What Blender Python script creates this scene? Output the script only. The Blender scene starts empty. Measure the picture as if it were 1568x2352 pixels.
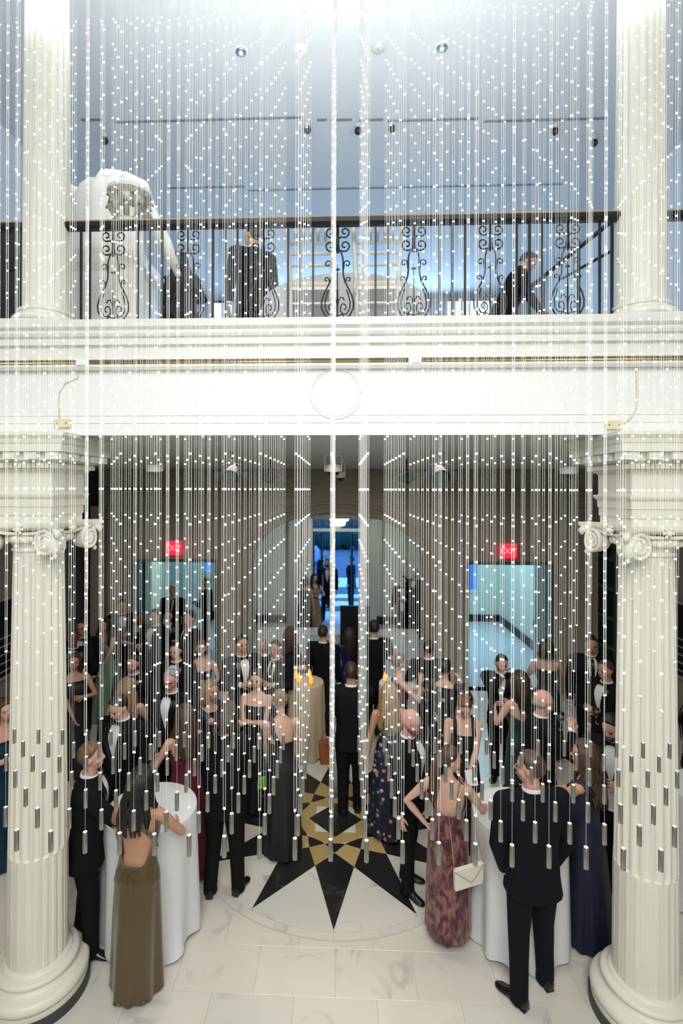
import bpy, math, random
from mathutils import Vector, Matrix, Euler
R = random.Random(7)
SC = bpy.context.scene
COL = SC.collection
PI = math.pi
# ------------------------------------------------------------------ camera
F, CX, CY = 1170.0, 735.0, 1124.0
YAW, ROLL, HE = math.radians(2.3), 0.003, 3.9
cam = bpy.data.cameras.new('camera')
camo = bpy.data.objects.new('camera', cam)
COL.objects.link(camo)
cam.sensor_fit = 'HORIZONTAL'
cam.sensor_width = 24.0
cam.lens = 24.0 * F / 1568
cam.shift_x = (784 - CX) / 1568
cam.shift_y = (CY - 1176) / 1568
cam.clip_start, cam.clip_end = 0.05, 200
camo.matrix_world = Matrix.Translation((0, 0, HE)) @ Matrix.Rotation(YAW, 4, 'Z') @ Matrix.Rotation(PI / 2, 4, 'X') @ Matrix.Rotation(ROLL, 4, 'Z')
cam.dof.use_dof = True
cam.dof.focus_distance = 3.1
cam.dof.aperture_fstop = 1.9
SC.camera = camo


def ray(px, py):
    u = (px - CX) / F
    v = (CY - py) / F
    u, v = u - ROLL * v, v + ROLL * u
    c, s = math.cos(YAW), math.sin(YAW)
    return Vector((u * c - s, u * s + c, v))


def WZ(px, py, z):
    d = ray(px, py)
    t = (z - HE) / d.z
    return Vector((d.x * t, d.y * t, z))


def WY(px, py, y):
    d = ray(px, py)
    t = y / d.y
    return Vector((d.x * t, y, HE + d.z * t))


# ------------------------------------------------------------------ world, lights, exposure
w = bpy.data.worlds.new('dusk')
SC.world = w
w.use_nodes = True
bgn = w.node_tree.nodes['Background']
bgn.inputs[0].default_value = (0.13, 0.37, 0.95, 1)
bgn.inputs[1].default_value = 3.6
SC.view_settings.view_transform = 'Standard'
SC.view_settings.look = 'None'
SC.view_settings.exposure = 0.12
SC.view_settings.gamma = 1.0
SC.view_settings.use_curve_mapping = False
try:
    SC.cycles.use_denoising = True
    SC.cycles.max_bounces = 6
    SC.cycles.diffuse_bounces = 3
    SC.cycles.glossy_bounces = 3
    SC.cycles.transmission_bounces = 6
    SC.cycles.sample_clamp_indirect = 4.0
    SC.cycles.caustics_reflective = False
    SC.cycles.caustics_refractive = False
except Exception:
    pass


def area(name, loc, target, sx, sy, power, col=(1, 1, 1), spread=180):
    l = bpy.data.lights.new(name, 'AREA')
    l.shape = 'RECTANGLE'
    l.size, l.size_y, l.energy, l.color = sx, sy, power, col
    l.spread = math.radians(spread)
    o = bpy.data.objects.new(name, l)
    o.location = loc
    o.rotation_euler = (Vector(target) - Vector(loc)).to_track_quat('-Z', 'Y').to_euler()
    COL.objects.link(o)
    return o


COOL = (0.93, 1.0, 1.0)
WARM = (1.0, 0.95, 0.84)
area('bead_glow_fill', (0, 2.75, 8.0), (0, 2.9, 0), 6.5, 1.4, 210, COOL)  # added area light standing in for the glow of the beads
area('viewer_side_fill', (0, -1.5, 7.6), (0, 3.7, 3.4), 4.5, 2.0, 230, (1, 0.98, 0.93))  # unseen fill added behind the viewer to brighten the balcony front
area('viewer_side_fill_low', (0, -1.0, 5.2), (0, 4.4, 0.6), 3.5, 1.0, 70, (1, 0.98, 0.93), 120)  # lower added fill from the viewer's side, aimed into the lower hall
area('soffit_fill_front', (0, 5.2, 4.22), (0, 5.2, 0), 5.0, 0.8, 54, WARM)  # unseen fill added under the soffit, without a fitting
area('soffit_fill_back', (0, 8.0, 4.22), (0, 8.0, 0), 5.0, 0.8, 24, WARM)  # second unseen fill, added for the back of the lower hall
area('vestibule_fill', (0.0, 12.4, 3.8), (0, 12.6, 0), 2.2, 2.0, 165, (0.74, 0.97, 0.90))  # soft mint light added to brighten the vestibule
area('left_passage_fill', (-3.6, 12.6, 3.1), (-3.6, 12.6, 0), 1.2, 2.5, 30, (0.60, 0.90, 0.95))  # cool fill added overhead in the left passage
area('right_passage_fill', (3.5, 13.2, 3.1), (3.5, 13.2, 0), 1.4, 3.0, 48, (0.52, 0.80, 1.0))  # added blue fill standing in for daylight in the right passage
area('upper_window_daylight', (0.4, 13.3, 7.9), (0.0, 7.0, 9.0), 6.0, 1.3, 150, (0.40, 0.66, 1.0))
area('upper_ceiling_fill', (0.0, 4.75, 7.0), (0.0, 5.3, 9.0), 4.6, 0.5, 62, (1, 0.97, 0.92))  # unseen uplight added to whiten the front of the upper ceiling


# ------------------------------------------------------------------ materials
MATS = {}


def mat(name, col, rough=0.6, metal=0.0, spec=0.5, var=0.0, scale=20.0, bump=0.0, emit=0.0, ecol=None, sheen=0.0, stretch=None, coat=0.0):
    if name in MATS:
        return MATS[name]
    m = bpy.data.materials.new(name)
    m.use_nodes = True
    nt = m.node_tree
    b = nt.nodes['Principled BSDF']
    c = (col[0], col[1], col[2], 1)
    b.inputs['Base Color'].default_value = c
    b.inputs['Roughness'].default_value = rough
    b.inputs['Metallic'].default_value = metal
    b.inputs['Specular IOR Level'].default_value = spec
    if sheen:
        b.inputs['Sheen Weight'].default_value = sheen
    if coat:
        b.inputs['Coat Weight'].default_value = coat
    if emit:
        b.inputs['Emission Color'].default_value = (*(ecol or col), 1)
        b.inputs['Emission Strength'].default_value = emit
        m.cycles.emission_sampling = 'NONE'
    if var or bump:
        tc = nt.nodes.new('ShaderNodeTexCoord')
        mp = nt.nodes.new('ShaderNodeMapping')
        nt.links.new(tc.outputs['Object'], mp.inputs[0])
        if stretch:
            mp.inputs['Scale'].default_value = stretch
        nz = nt.nodes.new('ShaderNodeTexNoise')
        nz.inputs['Scale'].default_value = scale
        nz.inputs['Detail'].default_value = 5
        nt.links.new(mp.outputs[0], nz.inputs[0])
        if var:
            r = nt.nodes.new('ShaderNodeValToRGB')
            r.color_ramp.elements[0].position = 0.3
            r.color_ramp.elements[1].position = 0.7
            r.color_ramp.elements[0].color = (*[max(0, x * (1 - var)) for x in col], 1)
            r.color_ramp.elements[1].color = (*[min(1, x * (1 + var * 0.6)) for x in col], 1)
            nt.links.new(nz.outputs[0], r.inputs[0])
            nt.links.new(r.outputs[0], b.inputs['Base Color'])
        if bump:
            bp = nt.nodes.new('ShaderNodeBump')
            bp.inputs['Strength'].default_value = bump
            bp.inputs['Distance'].default_value = 0.01
            nt.links.new(nz.outputs[0], bp.inputs['Height'])
            nt.links.new(bp.outputs[0], b.inputs['Normal'])
    MATS[name] = m
    return m


def marble(name, base, vein, tint, rough=0.18):
    m = mat(name, base, rough)
    nt = m.node_tree
    b = nt.nodes['Principled BSDF']
    g = nt.nodes.new('ShaderNodeNewGeometry')
    oi = nt.nodes.new('ShaderNodeObjectInfo')
    ad = nt.nodes.new('ShaderNodeVectorMath')
    ad.operation = 'MULTIPLY_ADD'
    cmb = nt.nodes.new('ShaderNodeCombineXYZ')
    for k in range(3):
        nt.links.new(oi.outputs['Random'], cmb.inputs[k])
    ad.inputs[1].default_value = (9, 9, 9)
    nt.links.new(cmb.outputs[0], ad.inputs[0])
    nt.links.new(g.outputs['Position'], ad.inputs[2])
    n1 = nt.nodes.new('ShaderNodeTexNoise')
    n1.inputs['Scale'].default_value = 1.3
    n1.inputs['Detail'].default_value = 8
    n1.inputs['Distortion'].default_value = 1.2
    nt.links.new(ad.outputs[0], n1.inputs[0])
    r = nt.nodes.new('ShaderNodeValToRGB')
    e = r.color_ramp.elements
    e[0].position = 0.47
    e[0].color = (0, 0, 0, 1)
    e[1].position = 0.53
    e[1].color = (0, 0, 0, 1)
    x = e.new(0.5)
    x.color = (1, 1, 1, 1)
    nt.links.new(n1.outputs[0], r.inputs[0])
    n2 = nt.nodes.new('ShaderNodeTexNoise')
    n2.inputs['Scale'].default_value = 3.0
    nt.links.new(ad.outputs[0], n2.inputs[0])
    r2 = nt.nodes.new('ShaderNodeValToRGB')
    r2.color_ramp.elements[0].position = 0.5
    r2.color_ramp.elements[1].position = 0.75
    nt.links.new(n2.outputs[0], r2.inputs[0])
    mu = nt.nodes.new('ShaderNodeMath')
    mu.operation = 'MULTIPLY'
    nt.links.new(r.outputs[0], mu.inputs[0])
    nt.links.new(r2.outputs[0], mu.inputs[1])
    mx0 = nt.nodes.new('ShaderNodeMix')
    mx0.data_type = 'RGBA'
    mx0.inputs[6].default_value = (*base, 1)
    mx0.inputs[7].default_value = (*tint, 1)
    nt.links.new(oi.outputs['Random'], mx0.inputs[0])
    mx = nt.nodes.new('ShaderNodeMix')
    mx.data_type = 'RGBA'
    mx.inputs[7].default_value = (*vein, 1)
    nt.links.new(mx0.outputs[2], mx.inputs[6])
    nt.links.new(mu.outputs[0], mx.inputs[0])
    nt.links.new(mx.outputs[2], b.inputs['Base Color'])
    return m


M_COL = mat('cream_paint', (0.80, 0.79, 0.69), 0.42, var=0.03, scale=3)
M_FASC = mat('pale_marble_fascia', (0.80, 0.79, 0.74), 0.35, var=0.06, scale=2.5, stretch=(1, 1, 5))
M_FRIEZE = mat('white_plaster', (0.86, 0.87, 0.86), 0.5)
M_GOLD = mat('brass_rail', (0.72, 0.52, 0.16), 0.3, 0.8)
M_WALL = mat('taupe_wall_paint', (0.34, 0.31, 0.255), 0.7, var=0.03, scale=2)
M_SIDE = mat('rose_taupe_wall', (0.36, 0.31, 0.28), 0.7)
M_SOFF = mat('soffit_plaster', (0.62, 0.63, 0.63), 0.7)
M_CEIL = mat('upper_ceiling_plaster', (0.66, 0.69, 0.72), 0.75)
M_LINE = mat('ceiling_slot', (0.22, 0.26, 0.30), 0.7)
M_BLK = mat('black_iron', (0.015, 0.017, 0.02), 0.4, 0.3)
M_WOOD = mat('honey_wood_rail', (0.42, 0.27, 0.10), 0.35)
M_WHITE = mat('white_lacquer', (0.82, 0.82, 0.80), 0.35)
M_CLOTH = mat('white_linen', (0.74, 0.75, 0.78), 0.8, bump=0.1, scale=200)
M_DARKGL = mat('dark_display_glass', (0.012, 0.03, 0.035), 0.12)
M_TEAL = mat('teal_glass_edge', (0.08, 0.22, 0.21), 0.25)
M_STEEL = mat('brushed_steel', (0.62, 0.62, 0.58), 0.28, 1.0, bump=0.15, scale=60, stretch=(1, 1, 0.02))
M_CAP = mat('white_cap', (0.9, 0.9, 0.9), 0.4)
M_WIRE = mat('clear_wire', (0.86, 0.88, 0.85), 0.25, spec=0.8, emit=0.0)
M_BEAD = mat('light_bead', (1, 1, 1), 0.3, emit=7.0, ecol=(0.93, 0.98, 1.0))
M_CRY = mat('glass_end_bead', (0.95, 0.96, 1.0), 0.1, spec=1.0)
M_PLINTH = mat('charcoal_plinth', (0.05, 0.048, 0.05), 0.5)
M_GREY = mat('grout', (0.50, 0.50, 0.46), 0.8)


# ------------------------------------------------------------------ mesh helper
class MB:
    def __init__(s):
        s.v, s.f = [], []

    def add(s, v, f):
        n = len(s.v)
        s.v += [tuple(p) for p in v]
        s.f += [tuple(i + n for i in q) for q in f]
        return s

    def box(s, x0, x1, y0, y1, z0, z1):
        v = [(x, y, z) for x in (x0, x1) for y in (y0, y1) for z in (z0, z1)]
        return s.add(v, [(0, 1, 3, 2), (4, 6, 7, 5), (0, 4, 5, 1), (2, 3, 7, 6), (0, 2, 6, 4), (1, 5, 7, 3)])

    def loft(s, rings, cap=True, closed=True):
        n = len(rings[0])
        v = [p for r in rings for p in r]
        f = []
        for i in range(len(rings) - 1):
            for j in range(n if closed else n - 1):
                a, b = i * n + j, i * n + (j + 1) % n
                f.append((a, b, b + n, a + n))
        if cap and closed:
            f.append(tuple(range(n - 1, -1, -1)))
            f.append(tuple((len(rings) - 1) * n + j for j in range(n)))
        return s.add(v, f)

    def tube(s, pts, rad, n=8, flat=None, up=None):
        pts = [Vector(p) for p in pts]
        if not hasattr(rad, '__len__'):
            rad = [rad] * len(pts)
        rings = []
        prev = Vector(up) if up is not None else None
        for i, p in enumerate(pts):
            t = (pts[min(i + 1, len(pts) - 1)] - pts[max(i - 1, 0)])
            if t.length < 1e-9:
                t = Vector((0, 0, 1))
            t.normalize()
            if prev is None:
                a = Vector((0, 0, 1)) if abs(t.z) < 0.9 else Vector((1, 0, 0))
                prev = a
            b = (prev - t * prev.dot(t))
            if b.length < 1e-6:
                b = t.orthogonal()
            b.normalize()
            c = t.cross(b)
            prev = b
            r = rad[i]
            r1, r2 = (r if not flat else r * flat), r
            rings.append([p + b * (math.cos(2 * PI * k / n) * r1) + c * (math.sin(2 * PI * k / n) * r2) for k in range(n)])
        return s.loft(rings)

    def ell(s, c, r, nu=12, nv=8, rot=None, fn=None):
        c = Vector(c)
        rings = []
        v = []
        for i in range(nv + 1):
            th = PI * i / nv
            for j in range(nu):
                ph = 2 * PI * j / nu
                d = Vector((math.sin(th) * math.cos(ph), math.sin(th) * math.sin(ph), math.cos(th)))
                k = fn(d) if fn else 1.0
                q = Vector((d.x * r[0] * k, d.y * r[1] * k, d.z * r[2] * k))
                if rot is not None:
                    q = rot @ q
                v.append(c + q)
        f = []
        for i in range(nv):
            for j in range(nu):
                a, b = i * nu + j, i * nu + (j + 1) % nu
                f.append((a, a + nu, b + nu, b))
        return s.add(v, f)

    def lathe(s, prof, n=32, c=(0, 0, 0), fn=None, cap=True):
        rings = []
        for (r, z) in prof:
            rings.append([(c[0] + (r * (fn(2 * PI * k / n, z) if fn else 1)) * math.cos(2 * PI * k / n),
                           c[1] + (r * (fn(2 * PI * k / n, z) if fn else 1)) * math.sin(2 * PI * k / n), c[2] + z) for k in range(n)])
        return s.loft(rings, cap)

    def prismx(s, prof, x0, x1):
        """profile [(y,z)] extruded along x"""
        return s.loft([[(x0, y, z) for y, z in prof], [(x1, y, z) for y, z in prof]])

    def xf(s, fn):
        s.v = [tuple(fn(Vector(p))) for p in s.v]
        return s

    def merge(s, o, fn=None):
        return s.add([fn(Vector(p)) for p in o.v] if fn else o.v, o.f)

    def mesh(s, name, m, smooth=False):
        me = bpy.data.meshes.new(name)
        me.from_pydata(s.v, [], s.f)
        if m:
            me.materials.append(m)
        if smooth:
            me.polygons.foreach_set('use_smooth', [True] * len(me.polygons))
            if smooth == 'auto':
                me.set_sharp_from_angle(angle=math.radians(38))
        me.update()
        return me

    def obj(s, name, m, parent=None, smooth=False):
        return link(name, s.mesh(name, m, smooth), parent)


def link(name, me, parent=None):
    o = bpy.data.objects.new(name, me)
    COL.objects.link(o)
    if parent is not None:
        o.parent = parent
    return o


def empty(name, loc=(0, 0, 0), rz=0):
    o = bpy.data.objects.new(name, None)
    o.empty_display_size = 0.1
    o.location = loc
    o.rotation_euler = (0, 0, rz)
    COL.objects.link(o)
    return o


def tag(o, label, cat=None, group=None, kind=None):
    if label:
        o['label'] = label
    if cat:
        o['category'] = cat
    if group:
        o['group'] = group
    if kind:
        o['kind'] = kind
    return o


def struct(o, label, cat):
    return tag(o, label, cat, kind='structure')


def fixnormals(me):
    import bmesh
    bm = bmesh.new()
    bm.from_mesh(me)
    bmesh.ops.recalc_face_normals(bm, faces=bm.faces)
    bm.to_mesh(me)
    bm.free()


# ================================================================== SETTING
XL, XR = -4.75, 4.95            # side walls
YB = 10.0                       # back wall of the lower hall
ZS, ZF, ZC = 4.30, 5.11, 9.0    # soffit, upper floor, upper ceiling
M_TILE = marble('white_marble', (0.66, 0.65, 0.60), (0.42, 0.43, 0.42), (0.74, 0.70, 0.61))
M_STARB = marble('black_marble', (0.012, 0.012, 0.013), (0.05, 0.05, 0.05), (0.02, 0.02, 0.02), 0.25)
M_STARG = marble('gold_marble', (0.42, 0.30, 0.10), (0.22, 0.13, 0.04), (0.50, 0.38, 0.16), 0.25)
M_STARW = marble('pale_marble', (0.68, 0.67, 0.62), (0.30, 0.30, 0.30), (0.72, 0.70, 0.64))
M_BLUEFL = mat('pale_passage_floor', (0.62, 0.70, 0.76), 0.35)
M_PASS = mat('pale_green_wall', (0.70, 0.80, 0.73), 0.6)
M_BASEB = mat('black_baseboard', (0.012, 0.014, 0.016), 0.4)

b = MB().box(-6.5, 6.5, -4.5, 10.0, -0.3, -0.004)
floor = struct(b.obj('floor', M_GREY), 'white marble tiled floor of the hall', 'floor')
SX, SY = -0.05, WZ(773, 1882, 0).y
tile_meshes = {}
n_tiles, rest = 0, MB()
for r in range(-4, 17):
    y0 = 3.07 + r * 0.42
    off = 0.0 if r % 2 == 0 else 0.3175
    i = -10
    while True:
        x0 = -0.03 + 0.635 * i + off
        i += 1
        if x0 > 5.7:
            break
        if x0 < -5.5:
            continue
        cx, cy = x0 + 0.3175, y0 + 0.21
        far = max(math.hypot(x - SX, y - SY) for x in (x0, x0 + .635) for y in (y0, y0 + .42))
        if far < 1.58:
            continue
        sx, sy = 0.3175 - 0.0012, 0.21 - 0.0012
        if 't' not in tile_meshes:
            e = 0.0012
            bm_ = MB()
            bm_.loft([[(-sx, -sy, -0.012), (sx, -sy, -0.012), (sx, sy, -0.012), (-sx, sy, -0.012)],
                      [(-sx, -sy, -e), (sx, -sy, -e), (sx, sy, -e), (-sx, sy, -e)],
                      [(-sx + e, -sy + e, 0), (sx - e, -sy + e, 0), (sx - e, sy - e, 0), (-sx + e, sy - e, 0)]])
            tile_meshes['t'] = bm_.mesh('tile', M_TILE)
        n_tiles += 1
        if n_tiles > 296:
            v0_ = [v.co for v in tile_meshes['t'].vertices]
            rest.add([(v.x + cx, v.y + cy, v.z) for v in v0_], [tuple(p_.vertices) for p_ in tile_meshes['t'].polygons])
            continue
        o = link('tile', tile_meshes['t'], floor)
        o.location = (cx, cy, 0)
tag(rest.obj('far_tile', M_TILE, floor), None, kind='stuff')
# passages beyond the back wall
struct(MB().box(-6.5, 6.5, 10.0, 15.6, -0.3, 0.0).obj('floor_passage', M_BLUEFL), 'pale blue-grey floor of the passages beyond the openings', 'floor')
# medallion
med = struct(empty('floor_medallion', (SX, SY, 0)), 'twelve pointed black and gold compass star inlaid in the marble floor', 'floor inlay')


def pol(r, a):
    a = math.radians(a)
    return (r * math.sin(a), -r * math.cos(a))


def slab(name, pts, m, z1=0.0035, z0=-0.01, e=0.0015):
    cx = sum(p[0] for p in pts) / len(pts)
    cy = sum(p[1] for p in pts) / len(pts)
    def sh(p, d):
        l = math.hypot(p[0] - cx, p[1] - cy)
        return (cx + (p[0] - cx) * (1 - d / l), cy + (p[1] - cy) * (1 - d / l))
    b = MB().loft([[(*sh(p, e), z0) for p in pts], [(*sh(p, e), z1 - 0.001) for p in pts], [(*sh(p, e * 1.6), z1) for p in pts]])
    return b.obj(name, m, med)


MB().lathe([(1.63, -0.01), (1.63, 0.001)], 72).obj('bedding', M_GREY, med)
for k in range(12):
    a = 30 * k
    slab('star_point', [pol(1.52, a), pol(.78, a + 15), pol(.56, a), pol(.78, a - 15)], M_STARB)
    slab('gold_piece', [pol(.78, a + 15), pol(.56, a + 30), pol(.435, a + 15), pol(.56, a)], M_STARG)
    slab('inner_piece', [pol(.56, a), pol(.435, a + 15), pol(.415, a + 8), pol(.412, a), pol(.415, a - 8), pol(.435, a - 15)], M_STARB)
    slab('pale_piece', [pol(.785, a + 15), pol(1.52, a)] + [pol(1.54, a + q) for q in (1, 6, 11, 15, 19, 24, 29)] + [pol(1.52, a + 30)], M_STARW)
    for h in (0, 15):
        slab('ring_piece', [pol(1.545, a + h + q) for q in (0, 5, 10, 15)] + [pol(1.62, a + h + q) for q in (15, 10, 5, 0)], M_TILE, e=0.001)
b = MB()
n = 64
b.loft([[(*pol(.41, 360 * q / n), 0) for q in range(n)], [(*pol(.41, 360 * q / n), .0040) for q in range(n)],
        [(*pol(.245, 360 * q / n), .0040) for q in range(n)], [(*pol(.245, 360 * q / n), 0) for q in range(n)]], cap=False)
b.obj('gold_ring', M_STARG, med)
sq = .232
slab('centre_square', [(-sq, -sq), (sq, -sq), (sq, sq), (-sq, sq)], M_STARW, 0.0046)
slab('centre_diamond', [(0, -.315), (.315, 0), (0, .315), (-.315, 0)], M_STARB, 0.0054)

# ---------- outer shell of the hall
XSL, XSR, YF = -5.6, 5.75, 3.72
struct(MB().box(XSL - .2, XSL, -4.2, 12.2, 0, ZS + .02).obj('wall_left', M_SIDE), 'rose taupe side wall behind the left column', 'wall')
struct(MB().box(XSR, XSR + .2, -4.2, 12.2, 0, ZS + .02).obj('wall_right', M_SIDE), 'rose taupe side wall behind the right column', 'wall')
struct(MB().box(XL - .2, XL, -4.2, 13.9, ZS, ZC).obj('wall_upper_left', M_CEIL), 'pale upper wall on the left', 'wall')
struct(MB().box(XR, XR + .2, -4.2, 13.9, ZS, ZC).obj('wall_upper_right', M_CEIL), 'pale upper wall on the right', 'wall')
struct(MB().box(XSL - .2, XSR + .2, -4.4, -4.2, 0, ZC).obj('wall_front', M_FRIEZE), 'pale wall behind the viewer', 'wall')
ceil = struct(MB().box(XL - .2, XR + .2, -4.4, 13.9, ZC, ZC + .2).obj('ceiling', M_CEIL), 'smooth upper ceiling tinted blue by daylight', 'ceiling')
# slots in the upper ceiling
for py, segs in ((275, [(190, 232), (262, 690), (728, 750), (760, 808), (824, 880), (890, 1100), (1110, 1393)]), (430, [(385, 560), (570, 1290)])):
    for a, c in segs:
        p, q = WZ(a, py + 5, ZC), WZ(c, py - 5, ZC)
        yy = (p.y + q.y) / 2
        MB().box(p.x, q.x, yy - .022, yy + .022, ZC - .006, ZC + .002).obj('slot', M_LINE, ceil)

for x0, x1, nm in ((XSL - .2, XL, 'left'), (XR, XSR + .2, 'right')):
    struct(MB().box(x0, x1, -4.2, YF, ZS, ZS + .15).obj('ceiling_aisle_%s' % nm, M_SOFF), 'low ceiling over the %s side aisle' % nm, 'ceiling')
    xs2 = XL - .1 if nm == 'left' else XR
    struct(MB().box(x0, x1, 12.0, 12.2, 0, ZS).box(xs2, xs2 + .1, YB + .34, 12.0, 0, ZS).obj('wall_bay_%s' % nm, M_FRIEZE), 'cream end wall of the %s stair bay' % nm, 'wall')
# ---------- back wall with two doorways and the arch
DL0, DL1 = WY(310, 1292, YB).x, WY(497, 1292, YB).x
DR0, DR1 = WY(1073, 1300, YB).x, WY(1265, 1300, YB).x
AL, AR = WY(578, 1300, YB).x, WY(972, 1300, YB).x
ZD, ZA, ZAT = 2.48, 2.45, 3.44
AC, AW = (AL + AR) / 2, (AR - AL) / 2
T0, T1 = YB, YB + .35
b = MB()
for x0, x1 in ((XL, DL0), (DL1, AL), (AR, DR0), (DR1, XR)):
    b.box(x0, x1, T0, T1, 0, ZS)
for x0, x1 in ((DL0, DL1), (DR0, DR1)):
    b.box(x0, x1, T0, T1, ZD, ZS)
N = 28
for k in range(N):
    a0, a1 = PI * k / N, PI * (k + 1) / N
    x0, x1 = AC - AW * math.cos(a0), AC - AW * math.cos(a1)
    z0, z1 = ZA + (ZAT - ZA) * math.sin(a0), ZA + (ZAT - ZA) * math.sin(a1)
    b.loft([[(x0, T0, z0), (x1, T0, z1), (x1, T0, ZS), (x0, T0, ZS)], [(x0, T1, z0), (x1, T1, z1), (x1, T1, ZS), (x0, T1, ZS)]])
bw = struct(b.obj('wall_back', M_WALL), 'taupe back wall with a central arch between two doorways', 'wall')
# archivolt mouldings
for k, (dr, t, pr) in enumerate(((.03, .03, .05), (.12, .02, .035), (.2, .035, .05))):
    pts = []
    for q in range(41):
        a = PI * q / 40
        pts.append((AC - (AW + dr) * math.cos(a), YB - .012, ZA + (ZAT - ZA + dr) * math.sin(a)))
    pts = [(pts[0][0], YB - .012, 0.2)] + pts + [(pts[-1][0], YB - .012, 0.2)]
    MB().tube(pts, t, 6, up=(0, 1, 0)).obj('arch_moulding', M_WALL, bw, True)
# cornice bands
for z0, z1, d in ((4.14, 4.30, .16), (4.02, 4.14, .10), (3.84, 3.88, .05), (3.74, 3.78, .03), (3.55, 3.58, .02)):
    MB().prismx([(YB, z0), (YB - d * .6, z0), (YB - d, (z0 + z1) / 2), (YB - d, z1), (YB, z1)], XL, XR).obj('cornice_band', M_WALL, bw)
# pilasters
for px in (228, 262, 520, 1040, 1300, 1335):
    x = WY(px, 1400, YB).x
    MB().box(x - .16, x + .16, YB - .05, YB + .01, 0, 3.55).obj('pilaster', M_WALL, bw)
    MB().box(x - .10, x + .10, YB - .065, YB - .049, .5, 3.4).obj('pilaster_panel', M_WALL, bw)
# door frames (teal jambs)
M_JAMB = mat('teal_jamb', (0.05, 0.13, 0.13), 0.4)
for i, (x0, x1) in enumerate(((DL0, DL1), (DR0, DR1))):
    d = struct(empty('door_%d' % (i + 1), ((x0 + x1) / 2, YB + .1, 0)), 'dark framed open doorway under the %s exit sign' % ('left' if i == 0 else 'right'), 'doorway')
    hw = (x1 - x0) / 2
    for s in (-1, 1):
        MB().box(s * hw - .03, s * hw + .03, -.13, .3, 0, ZD).obj('jamb', M_JAMB, d)
    MB().box(-hw, hw, -.13, .3, ZD - .03, ZD + .03).obj('lintel', M_JAMB, d)
    # opened door leaf
    s = -1 if i == 0 else 1
    leaf = MB().box(-.02, .02, 0, .86, 0.02, ZD - .05).obj('door_leaf', M_JAMB, d)
    leaf.location = (s * (hw - .06), .3, 0)
    leaf.rotation_euler = (0, 0, s * -0.25)
    MB().box(-.045, .045, .72, .75, .98, 1.12).obj('door_handle', M_STEEL, leaf)
# side rooms behind
PY = 15.3
b = MB().box(XL - .1, XL, T1, PY, 0, 3.3).box(-2.46, -2.42, T1, PY, 0, 3.3)
struct(b.obj('wall_left_passage', M_PASS), 'pale walls of the passage behind the left doorway', 'wall')
xw = 4.72
b = MB().box(xw, xw + .2, T1, PY, 0, 3.3).box(2.42, 2.46, T1, PY, 0, 3.3)
struct(b.obj('wall_right_passage', M_PASS), 'pale walls of the passage behind the right doorway', 'wall')
pw0, pw1 = WY(1076, 1300, PY).x, WY(1097, 1300, PY).x
pz0, pz1 = WY(1085, 1357, PY).z, WY(1085, 1290, PY).z
b = MB().box(pw1, 5.3, PY, PY + .2, 0, 3.3).box(2.42, pw0 - .15, PY, PY + .2, 0, 3.3).box(pw0 - .15, pw1, PY, PY + .2, 0, pz0).box(pw0 - .15, pw1, PY, PY + .2, pz1 + .1, 3.3)
struct(b.obj('wall_passage_end', M_PASS), 'pale end wall of the right passage with a narrow window', 'wall')
M_PANE = mat('window_pane', (0.8, 0.9, 1.0), 0.05)
M_PANE.node_tree.nodes['Principled BSDF'].inputs['Transmission Weight'].default_value = 1.0
M_PANE.node_tree.nodes['Principled BSDF'].inputs['IOR'].default_value = 1.05
wn = struct(MB().box(pw0 - .15, pw1, PY + .08, PY + .1, pz0, pz1 + .1).obj('window_3', M_PANE), 'narrow bright blue window at the far end of the right passage', 'window')
MB().box(pw0 - .17, pw1 + .03, PY - .03, PY + .02, pz0 - .05, pz0).obj('window_sill', M_WHITE, wn)
lw0, lw1 = WY(466, 1300, PY).x, WY(486, 1300, PY).x
b = MB().box(-5.0, lw0, PY, PY + .2, 0, 3.3).box(lw1, -2.42, PY, PY + .2, 0, 3.3).box(lw0, lw1, PY, PY + .2, 0, 1.4)
struct(b.obj('wall_left_passage_end', M_PASS), 'pale end wall of the left passage with a narrow window', 'wall')
struct(MB().box(lw0, lw1, PY + .08, PY + .1, 1.4, 3.3).obj('window_4', M_PANE), 'narrow bright window at the far end of the left passage', 'window')
struct(MB().box(XL - .2, 5.2, T1, PY + .4, 3.3, 3.5).obj('ceiling_passage', M_FRIEZE), 'low ceiling of the passages', 'ceiling')
for nm, a in (('baseboard_passage_end', (2.2, xw, PY - .04, PY)), ('baseboard_passage_right', (xw - .04, xw, T1, PY)), ('baseboard_left_passage', (XL, -2.25, PY - .04, PY))):
    struct(MB().box(a[0], a[1], a[2], a[3], 0, .2).obj(nm, M_BASEB), 'black baseboard, %s' % nm.replace('baseboard_', '').replace('_', ' '), 'baseboard')
# glazed stair screen seen inside the left passage
p = WY(395, 1300, 13.5)
M_GLS = mat('blue_grey_glass_screen', (0.30, 0.42, 0.47), 0.15)
o = tag(MB().box(-.9, .0, -.02, .02, 0, 2.9).obj('glass_screen', M_GLS), 'tall blue-grey glass screen inside the left passage', 'screen')
o.location = (p.x + .8, 13.6, 0)
MB().box(-.93, -.9, -.03, .03, 0, 2.9).obj('screen_post', M_WHITE, o)

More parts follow.
